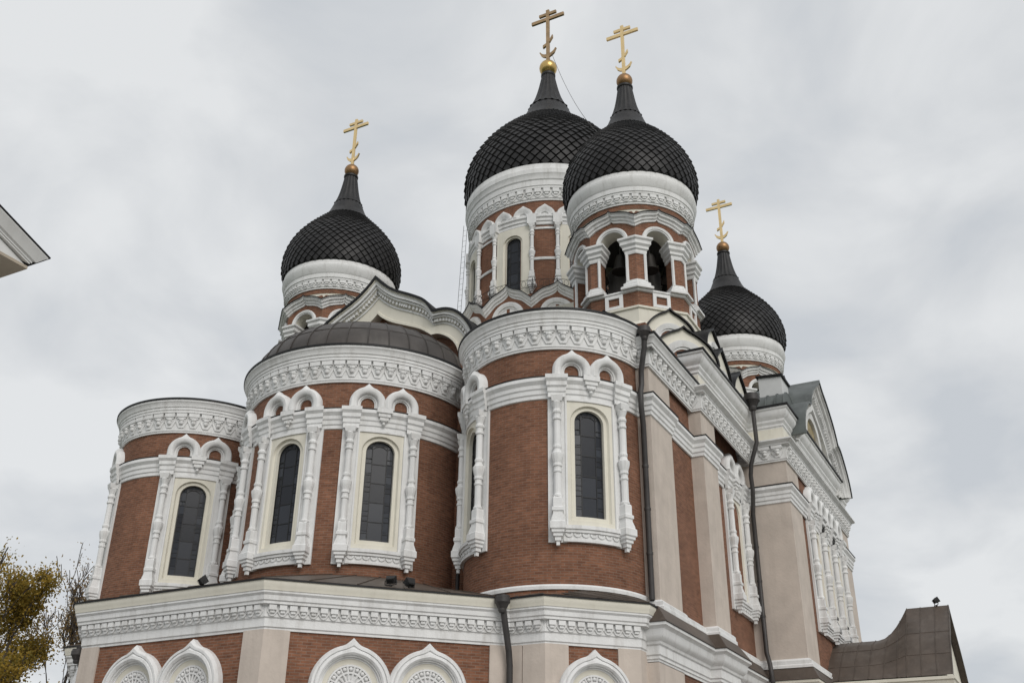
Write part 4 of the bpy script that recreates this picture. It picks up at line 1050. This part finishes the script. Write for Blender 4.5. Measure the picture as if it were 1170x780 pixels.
# ring of kokoshniks at the drum's foot
RK = 5.35
mb = MB(); mb.grid([[Vector((x, y, z)) for x, y in circ(r, 60)] for r, z in ((RK, 27.6), (RK, 29.2), (RK - .3, 29.9), (RC - .05, 30.15))], cv=True)
mb.build("drum_foot", BRICK, K, lp(CX, CY), uv=(0, 0, RK), smooth=30)
def drum_kok():
    F = Frame(None, RK - .12); hw = (RK) * math.tan(R_(15))
    half = crom([(0, 30.42), (.12, 30.25), (.38, 30.08), (.8, 29.88), (1.15, 29.55), (hw, 29.28)], 3); O = mirror(half); I = [(u * .98, v - .48) for u, v in O]
    mb = MB(); mb.prism(F, O + [(hw, 27.6), (-hw, 27.6)], -.4, .1); k_ = mb.build("drum_kokoshnik", BRICK, K, lp(CX, CY), smooth=0)
    mb = MB(); W = lambda u, w_: u * (1 + w_ / RK)
    st = [(0, .38), (.10, .38), (.16, .33), (.36, .31), (.42, .23), (.70, .21), (.75, .13), (1, .12), (1, .05)]
    for (t0, w0), (t1, w1) in zip(st[:-1], st[1:]):
        mb.grid([[F(W(o_[0] + (i_[0] - o_[0]) * t, w_), o_[1] + (i_[1] - o_[1]) * t, w_) for t, w_ in ((t0, w0), (t1, w1))] for o_, i_ in zip(O, I)])
    mb.build("ogee_hood", WHITE, k_, smooth=35)
    mb = MB(); mb.grid([[F(W(u, .42), v - .01, .42), F(W(u, .42), v + .04, .42), F(W(u, 0), v + .06, 0), F(W(u, -.4), v - .05, -.5)] for u, v in O]); mb.build("hood_roof", DARKM, k_, smooth=35)
    mb = MB(); mb.arch(F, 0, 28.45, [(.60, .08, 0), (.60, .14, 0), (.72, .14, 0), (.72, .2, 0), (.86, .24, 0), (.98, .22, 0), (1.0, .08, 0)], 0, 180, 24); mb.build("arch_moulding", WHITE, k_, smooth=35)
    mb = MB(); mb.prism(F, [(.61 * math.cos(PI * i / 14), 28.45 + .61 * math.sin(PI * i / 14)) for i in range(15)], .1, .115); mb.build("lunette", WHITE, k_, smooth=0)
    return k_
DK = drum_kok()
for k in range(1, 12): copy_part(DK, lp(CX, CY), R_(30 * k))
dome(lp(CX, CY), 38.62, 1.615, 1.47, ORBGOLD, 54, 1.17, 1.42, 1.37, OLDGOLD)
# scrolled iron railing round the drum
mb = MB()
for k in range(96):
    a = 2 * PI * k / 96; r = 5.25; a2 = 2 * PI * (k + 1) / 96
    p = Vector((r * math.sin(a), -r * math.cos(a), 30.1)); q = Vector((r * math.sin(a2), -r * math.cos(a2), 30.1))
    if k % 4 == 0: mb.tube([p, p + Vector((0, 0, .75))], .022, 5)
    for z in (.15, .62): mb.tube([p + Vector((0, 0, z)), q + Vector((0, 0, z))], .013, 4)
    c = (p + q) / 2 + Vector((0, 0, .39)); t_ = (q - p).normalized()
    mb.tube([c + t_ * .13 * math.cos(R_(x)) + Vector((0, 0, .2 * math.sin(R_(x)))) for x in range(0, 361, 45)], .011, 4)
mb.build("iron_railing", IRON, K, lp(CX, CY), smooth=0)
# rope ladder at the drum's east side and the stay cable between the domes
mb = MB()
for o_ in (0, .27):
    mb.tube([(-5.89 + o_, 17.0 - KY, 39.0), (-6.0 + o_, 17.0 - KY, 36.2), (-6.12 + o_, 17.0 - KY, 33.1), (-6.25 + o_, 17.0 - KY, 29)], .014, 5)
for i in range(24):
    z = 29.4 + i * .4; x = -6.24 + (z - 29) * .0365; mb.tube([(x, 17.0 - KY, z), (x + .27, 17.0 - KY, z)], .007, 4)
mb.build("rope_ladder", PIPE, K, smooth=0)
mb = MB(); a = Vector((.25, 0, 51.9)); b = Vector((7.4, 9.9 - KY, 36.2)); pts = [a.lerp(b, i / 16) - Vector((0, 0, 1.2 * (i / 16) * (1 - i / 16) * 4)) for i in range(17)]
mb.tube(pts, .018, 4); mb.build("stay_cable", PIPE, K, smooth=0)

# ---- drainpipes
def drainpipe(pts, r=.085, hop=None, hs=1.0):
    mb = MB(); mb.tube(pts, r, 10)
    p = [Vector(q) for q in pts]
    for a, b in zip(p[:-1], p[1:]):
        ln = (b - a).length
        if ln > 2:
            n = int(ln / 1.9)
            for k in range(1, n + 1):
                c = a.lerp(b, k / (n + 1)); d = (b - a).normalized() * .04; mb.tube([c - d, c + d], r * 1.16, 10)
    o_ = mb.build("drainpipe", PIPE, K, lp(0, 0), smooth=40)
    if hop:
        x, y, z = hop; mb = MB(); F = Frame(None)
        t = MB(); t.lathe(F, 0, 0, [(hs * a_, z + hs * b_) for a_, b_ in ((.09, -.46), (.12, -.40), (.12, -.34), (.15, -.30), (.20, -.2), (.24, -.16), (.24, -.02), (.22, .0), (.22, .05), (.1, .05))], 14); mb.add([v + Vector((x, y, 0)) for v in t.v], t.f)
        mb.build("rain_hopper", PIPE, o_, smooth=35)
    return o_
drainpipe([(12.55, -.85, 18.55), (12.5, -.80, 18.0), (12.28, -.62, 17.2), (12.24, -.55, 16.7), (12.28, -.80, 16.3), (12.28, -.80, 15.8), (12.22, -.52, 15.2), (12.22, -.52, 9.2)], .10, (12.55, -.85, 18.72))
drainpipe([(5.12, -.75, 18.7), (5.12, -.75, 9.3)], .075)
drainpipe([(8.87, -4.35, 8.75), (8.87, -4.3, 8.4), (8.88, -3.95, 7.3), (8.88, -3.88, 6.9), (8.88, -3.88, .2)], .10, (8.87, -4.38, 8.80))
drainpipe([(-8.98, -4.42, 8.75), (-8.98, -4.35, 8.4), (-8.88, -3.95, 7.3), (-8.88, -3.88, 6.9), (-8.88, -3.88, .2)], .10, (-8.98, -4.42, 8.55))
drainpipe([(13.40, 10.45, 19.9), (13.42, 10.45, 18.2), (13.08, 10.5, 17.3), (12.98, 10.6, 16.8), (12.98, 10.7, 16.2), (12.95, 10.75, 15.9), (12.82, 10.98, 15.2), (12.82, 10.98, 9.4), (13.0, 10.6, 8.9), (13.05, 10.6, 8.2), (12.9, 10.9, 7.4), (12.9, 10.9, .2)], .095, (13.40, 10.42, 20.40), 1.5)

# ---- south porch
PYC, PZ_R, PZ_F = 17.68, 10.77, 12.06
def porch_z(x, d):
    t = min(1, max(0, (x - 16.2) / (17.6 - 16.2))); t = t * t * (1.25 - .25 * t)
    rear = [(0, 10.77), (1, 10.45), (2.2, 9.65), (3.0, 8.95), (3.45, 8.62)]; fr_ = [(0, 12.06), (.45, 11.55), (1.1, 11.0), (1.9, 10.35), (2.6, 9.6), (3.1, 8.95), (3.45, 8.62)]
    def at(P_, d_):
        for (a, za), (b, zb) in zip(P_[:-1], P_[1:]):
            if d_ <= b: return za + (zb - za) * (d_ - a) / (b - a)
        return P_[-1][1]
    return at(rear, d) * (1 - t) + at(fr_, d) * t
xs = [14.35, 15.3, 16.2, 16.5, 16.8, 17.05, 17.25, 17.4, 17.5, 17.6, 18.2, 18.8, 19.4]
ds = [-3.45 + 6.9 * i / 32 for i in range(33)]
mb = MB()
mb.grid([[Vector((x, PYC + d, porch_z(x, abs(d)))) for d in ds] for x in xs])
mb.grid([[Vector((19.4, PYC + d, porch_z(19.4, abs(d)))), Vector((19.4, PYC + d * .985, porch_z(19.4, abs(d)) - .16))] for d in ds])
for x in (14.9, 15.5, 16.1, 16.7, 17.25, 17.62, 18.2, 18.8, 19.37):
    mb.tube([(x, PYC + d, porch_z(x, abs(d)) + .012) for d in ds], .02, 4)
for d in (-2.6, -1.5, 1.5, 2.6):
    mb.tube([(x, PYC + d, porch_z(x, abs(d)) + .008) for x in xs], .012, 4)
mb.build("porch_roof", BROWNM, K, lp(0, 0), smooth=35)
mb = MB(); pth = [(14.35, PYC - 3.1), (19.1, PYC - 3.1), (19.1, PYC + 3.1), (14.35, PYC + 3.1)]
mb.grid([[Vector((a, b, 0)), Vector((a, b, 8.7))] for a, b in pth])
mb.prism(Frame(None), [], 0, 0) if False else None
mb.add([(19.1, PYC + d, porch_z(19.4, abs(d)) - .06) for d in ds] + [(19.1, PYC + 3.3, 8), (19.1, PYC - 3.3, 8)], [tuple(range(len(ds) + 2))])
pw = mb.build("porch_wall", CREAM, K, lp(0, 0), smooth=0)
mb = MB(); mb.sweep(pth, [(0, 7.6), (.06, 7.6), (.08, 7.8), (.16, 7.9), (.18, 8.1), (.26, 8.2), (.30, 8.42), (.36, 8.46), (.36, 8.58), (0, 8.60)], fnz); mb.build("porch_cornice", CREAM, pw, smooth=30)

# ------------------------------------------------------------------ floodlights
def floodlight(name, label, loc, rz, tilt, s=1.0, stand=.22):
    f_ = thing(name, label, "floodlight", loc, "floodlights on the roofs")
    f_.rotation_euler = (0, 0, rz)
    mb = MB(); hx, hy, hz = .20 * s, .12 * s, .15 * s
    V = [(-hx, -hy, -hz), (hx, -hy, -hz), (hx, -hy, hz), (-hx, -hy, hz), (-hx * .75, hy, -hz * .7), (hx * .75, hy, -hz * .7), (hx * .75, hy, hz * .7), (-hx * .75, hy, hz * .7)]
    rm = Matrix.Rotation(tilt, 3, 'X'); c = Vector((0, 0, stand + hz))
    mb.add([rm @ Vector(v) + c for v in V], [(0, 1, 2, 3), (4, 5, 6, 7), (0, 1, 5, 4), (1, 2, 6, 5), (2, 3, 7, 6), (3, 0, 4, 7)])
    for i in range(4):
        z = -hz * .5 + i * hz * .33; mb.add([rm @ Vector(v) + c for v in [(-hx * .7, hy * .9, z), (hx * .7, hy * .9, z), (hx * .7, hy * 1.35, z), (-hx * .7, hy * 1.35, z), (-hx * .7, hy * .9, z + .012), (hx * .7, hy * .9, z + .012), (hx * .7, hy * 1.35, z + .012), (-hx * .7, hy * 1.35, z + .012)]],
            [(0, 1, 2, 3), (4, 5, 6, 7), (0, 1, 5, 4), (1, 2, 6, 5), (2, 3, 7, 6), (3, 0, 4, 7)])
    mb.build("lamp_housing", IRON, f_, smooth=0)
    mb = MB(); mb.tube([(-hx * 1.12, 0, stand + hz), (-hx * 1.12, 0, .05), (0, 0, .03), (hx * 1.12, 0, .05), (hx * 1.12, 0, stand + hz)], .018, 5); mb.tube([(0, 0, 0), (0, 0, .05)], .05, 8); mb.build("mounting_bracket", IRON, f_, smooth=0)
    mb = MB(); mb.add([rm @ Vector(v) + c for v in [(-hx * .9, -hy - .004, -hz * .88), (hx * .9, -hy - .004, -hz * .88), (hx * .9, -hy - .004, hz * .88), (-hx * .9, -hy - .004, hz * .88)]], [(0, 1, 2, 3)]); mb.build("lamp_glass", GLASS, f_, smooth=0)
    return f_
floodlight("floodlight", "single black floodlight on the lower cornice beneath the left apse window", (1.2, -9.0, 8.90), R_(150), R_(-35), .8, .06)
floodlight("floodlight", "black floodlight standing square below the middle apse window, left one of a close pair", (6.0, -6.15, 9.04), R_(195), R_(-30), .8, .06)
floodlight("floodlight", "black floodlight tipped over to the right of its twin below the middle apse window", (6.45, -5.8, 9.02), R_(250), R_(-55), .78, .04)
floodlight("floodlight", "small black floodlight perched on the ridge of the brown porch roof", (18.9, 17.68, 12.06), R_(120), R_(-30), .8, .12)

# ------------------------------------------------------------------ neighbouring house: only its eave corner shows
H = thing("house", "white cornice and dark roof edge of a neighbouring house cut by the left border", "house", (9.0, -31.0, 0))
hl = lambda x, y, z: (x - 9.0, y + 31.0, z)
EX, EY, EZ = 12.88, -24.48, 8.60
sl_ = .365
def rake(y): return EZ + (EY - y) * sl_
mb = MB(); b_ = []
y2, y3 = EY - 7.0, EY - 14.0
body = [(12.2, EY - .55), (12.2, y3 + .5), (3.0, y3 + .5), (3.0, EY - .55)]
mb.grid([[Vector(hl(x, y, 0)), Vector(hl(x, y, 8.3))] for x, y in body], cu=True)
mb.add([hl(12.2, EY - .55, 8.3), hl(12.2, y2, rake(y2) - .3), hl(12.2, y3 + .5, 8.3)], [(0, 1, 2)])
mb.build("house_wall", EAVEW, H, smooth=0)
mb = MB()   # boarded soffit
mb.add([hl(12.74, EY - .18, 8.38), hl(12.74, y3 + .2, 8.38), hl(3.0, y3 + .2, 8.38), hl(3.0, EY - .18, 8.38), hl(12.74, EY - .18, 8.42), hl(12.74, y3 + .2, 8.42), hl(3.0, y3 + .2, 8.42), hl(3.0, EY - .18, 8.42)],
   [(0, 1, 2, 3), (4, 5, 6, 7), (0, 1, 5, 4), (1, 2, 6, 5), (2, 3, 7, 6), (3, 0, 4, 7)])
mb.build("eave_soffit", WOODSOF, H, smooth=0)
mb = MB()   # gable face with its horizontal cornice
mb.add([hl(12.70, EY - .16, 8.425), hl(12.70, y2, rake(y2) - .02), hl(12.70, y3 + .16, 8.425), hl(12.4, EY - .16, 8.425), hl(12.4, y2, rake(y2) - .02), hl(12.4, y3 + .16, 8.425)], [(0, 1, 2), (3, 4, 5), (0, 1, 4, 3), (1, 2, 5, 4), (0, 2, 5, 3)])
mb.build("gable_board", EAVEW, H, smooth=0)
mb = MB()   # raking cornice: stacked mouldings
prof = [(12.66, -.205), (12.745, -.205), (12.745, -.185), (12.76, -.18), (12.76, -.155), (12.79, -.145), (12.84, -.06), (12.87, -.02), (12.87, -.005), (12.4, -.005)]
ye = lambda x: EY - .012 - (12.87 - x) * 1.25 if x > 12.5 else EY - .18
mb.grid([[Vector(hl(x, y, rake(y) + dz)) for (x, dz), y in zip(prof, ys_)] for ys_ in ([ye(x) for x, dz in prof], [y2] * len(prof))])
mb.grid([[Vector(hl(x, y, rake(2 * y2 - y) + dz)) for x, dz in prof] for y in (y2, y3)])
mb.add([hl(x, ye(x), rake(ye(x)) + dz) for x, dz in prof], [tuple(range(len(prof)))])
mb.build("raking_cornice", EAVEW, H, smooth=25)
mb = MB()
for x_, t_ in (((12.885, 3.0), .016),):
    for ya, yb in ((EY + .01, y2), (y3, y2)):
        mb.add([hl(x_[0], ya, rake(EY + .01)), hl(x_[0], yb, rake(y2)), hl(x_[1], yb, rake(y2)), hl(x_[1], ya, rake(EY + .01)), hl(x_[0], ya, rake(EY + .01) + t_), hl(x_[0], yb, rake(y2) + t_), hl(x_[1], yb, rake(y2) + t_), hl(x_[1], ya, rake(EY + .01) + t_)],
            [(0, 1, 2, 3), (4, 5, 6, 7), (0, 1, 5, 4), (1, 2, 6, 5), (2, 3, 7, 6), (3, 0, 4, 7)])
mb.build("house_roof", DARKM, H, smooth=0)

# ------------------------------------------------------------------ trees
def tree(name, label, base, height, spread, leafm, n_leaf, seed, lsize=.16, levels=5, trunk_r=.32, group=None, lean=0.0, bare=.0, up=.55, first=.28):
    rnd = random.Random(seed)
    T = thing(name, label, "tree", base, group)
    mb = MB(); tips = []
    def branch(p, d, ln, r, lev):
        n = 4; pts = [p.copy()]; rad = [r]; q = p.copy(); dd = d.copy()
        for i in range(n):
            dd = (dd + Vector((rnd.uniform(-.16, .16), rnd.uniform(-.16, .16), rnd.uniform(-.03, .13)))).normalized()
            q = q + dd * ln / n; pts.append(q.copy()); rad.append(max(.03, r * (1 - .42 * (i + 1) / n)))
        mb.tube(pts, rad, 7 if lev < 2 else (5 if lev < 4 else 3))
        if lev >= levels - 2:
            for s_ in pts[1:]: tips.append((s_.copy(), dd.copy()))
        if lev >= levels: return
        k = rnd.choice((2, 3, 3)) if lev else 5
        for j in range(k):
            t = rnd.uniform(.45, 1.0) if j else 1.0
            i = min(n - 1, int(t * n)); bp_ = pts[i].lerp(pts[i + 1], t * n - i)
            az = rnd.uniform(0, 2 * PI)
            sp = rnd.uniform(.35, .85) * spread
            nd_ = (dd * (.9 if j else 1.2) + Vector((math.cos(az) * sp, math.sin(az) * sp, up * rnd.uniform(.1, .6)))).normalized()
            branch(bp_, nd_, ln * rnd.uniform(.60, .80), rad[i + 1] * (.75 if j == 0 else rnd.uniform(.45, .65)), lev + 1)
    branch(Vector((0, 0, 0)), Vector((lean, 0, 1)).normalized(), height * first, trunk_r, 0)
    zmax = max(t[0].z for t in tips); k_ = height / zmax
    for v in mb.v: v *= k_
    mb.build("trunk", BARK, T, smooth=40, fixn=False)
    lb = MB()
    # leaves gather in uneven clumps round the outer twigs
    wts = [max(0.0, rnd.gauss(.5, .6)) for _ in tips]
    for i in range(n_leaf):
        p, d = rnd.choices(tips, wts)[0] if i % 3 else rnd.choice(tips)
        c = p * k_ + Vector((rnd.gauss(0, .34), rnd.gauss(0, .34), rnd.gauss(-.05, .30)))
        a = Vector((rnd.gauss(0, 1), rnd.gauss(0, 1), rnd.gauss(0, 1))).normalized(); b = a.orthogonal().normalized()
        s_ = lsize * rnd.uniform(.6, 1.3)
        lb.add([c - a * s_, c + b * s_ * .55, c + a * s_, c - b * s_ * .55], [(0, 1, 2, 3)])
    lb.build("crown", leafm, T, smooth=0, fixn=False)
    return T
dirv = lambda ax: Vector((math.sin(ax), math.cos(ax)))
def at_px(px_, dist):
    d = fw + rt2 * ((px_ - 585) / FPX) - up2 * ((700 - 390) / FPX); h = Vector((d.x, d.y)).normalized()
    return (CAM.x + h.x * dist, CAM.y + h.y * dist, 0)
tree("yellow_leaved_tree", "broad tree with yellowing green leaves at the left border beside the cathedral", at_px(-4, 66), 17.6, .9, LEAFY, 46000, 3, .085, 5, .5)
tree("thin_leaved_tree", "nearly bare tree with a few russet leaves behind the lower cornice corner", at_px(80, 74), 19.9, .85, LEAFR, 6500, 14, .07, 6, .5, first=.36, up=.75)
tree("green_leaved_tree", "lower dense olive green tree under the nearly bare tree", at_px(50, 60), 11.0, 1.1, LEAFY, 44000, 21, .085, 5, .4)
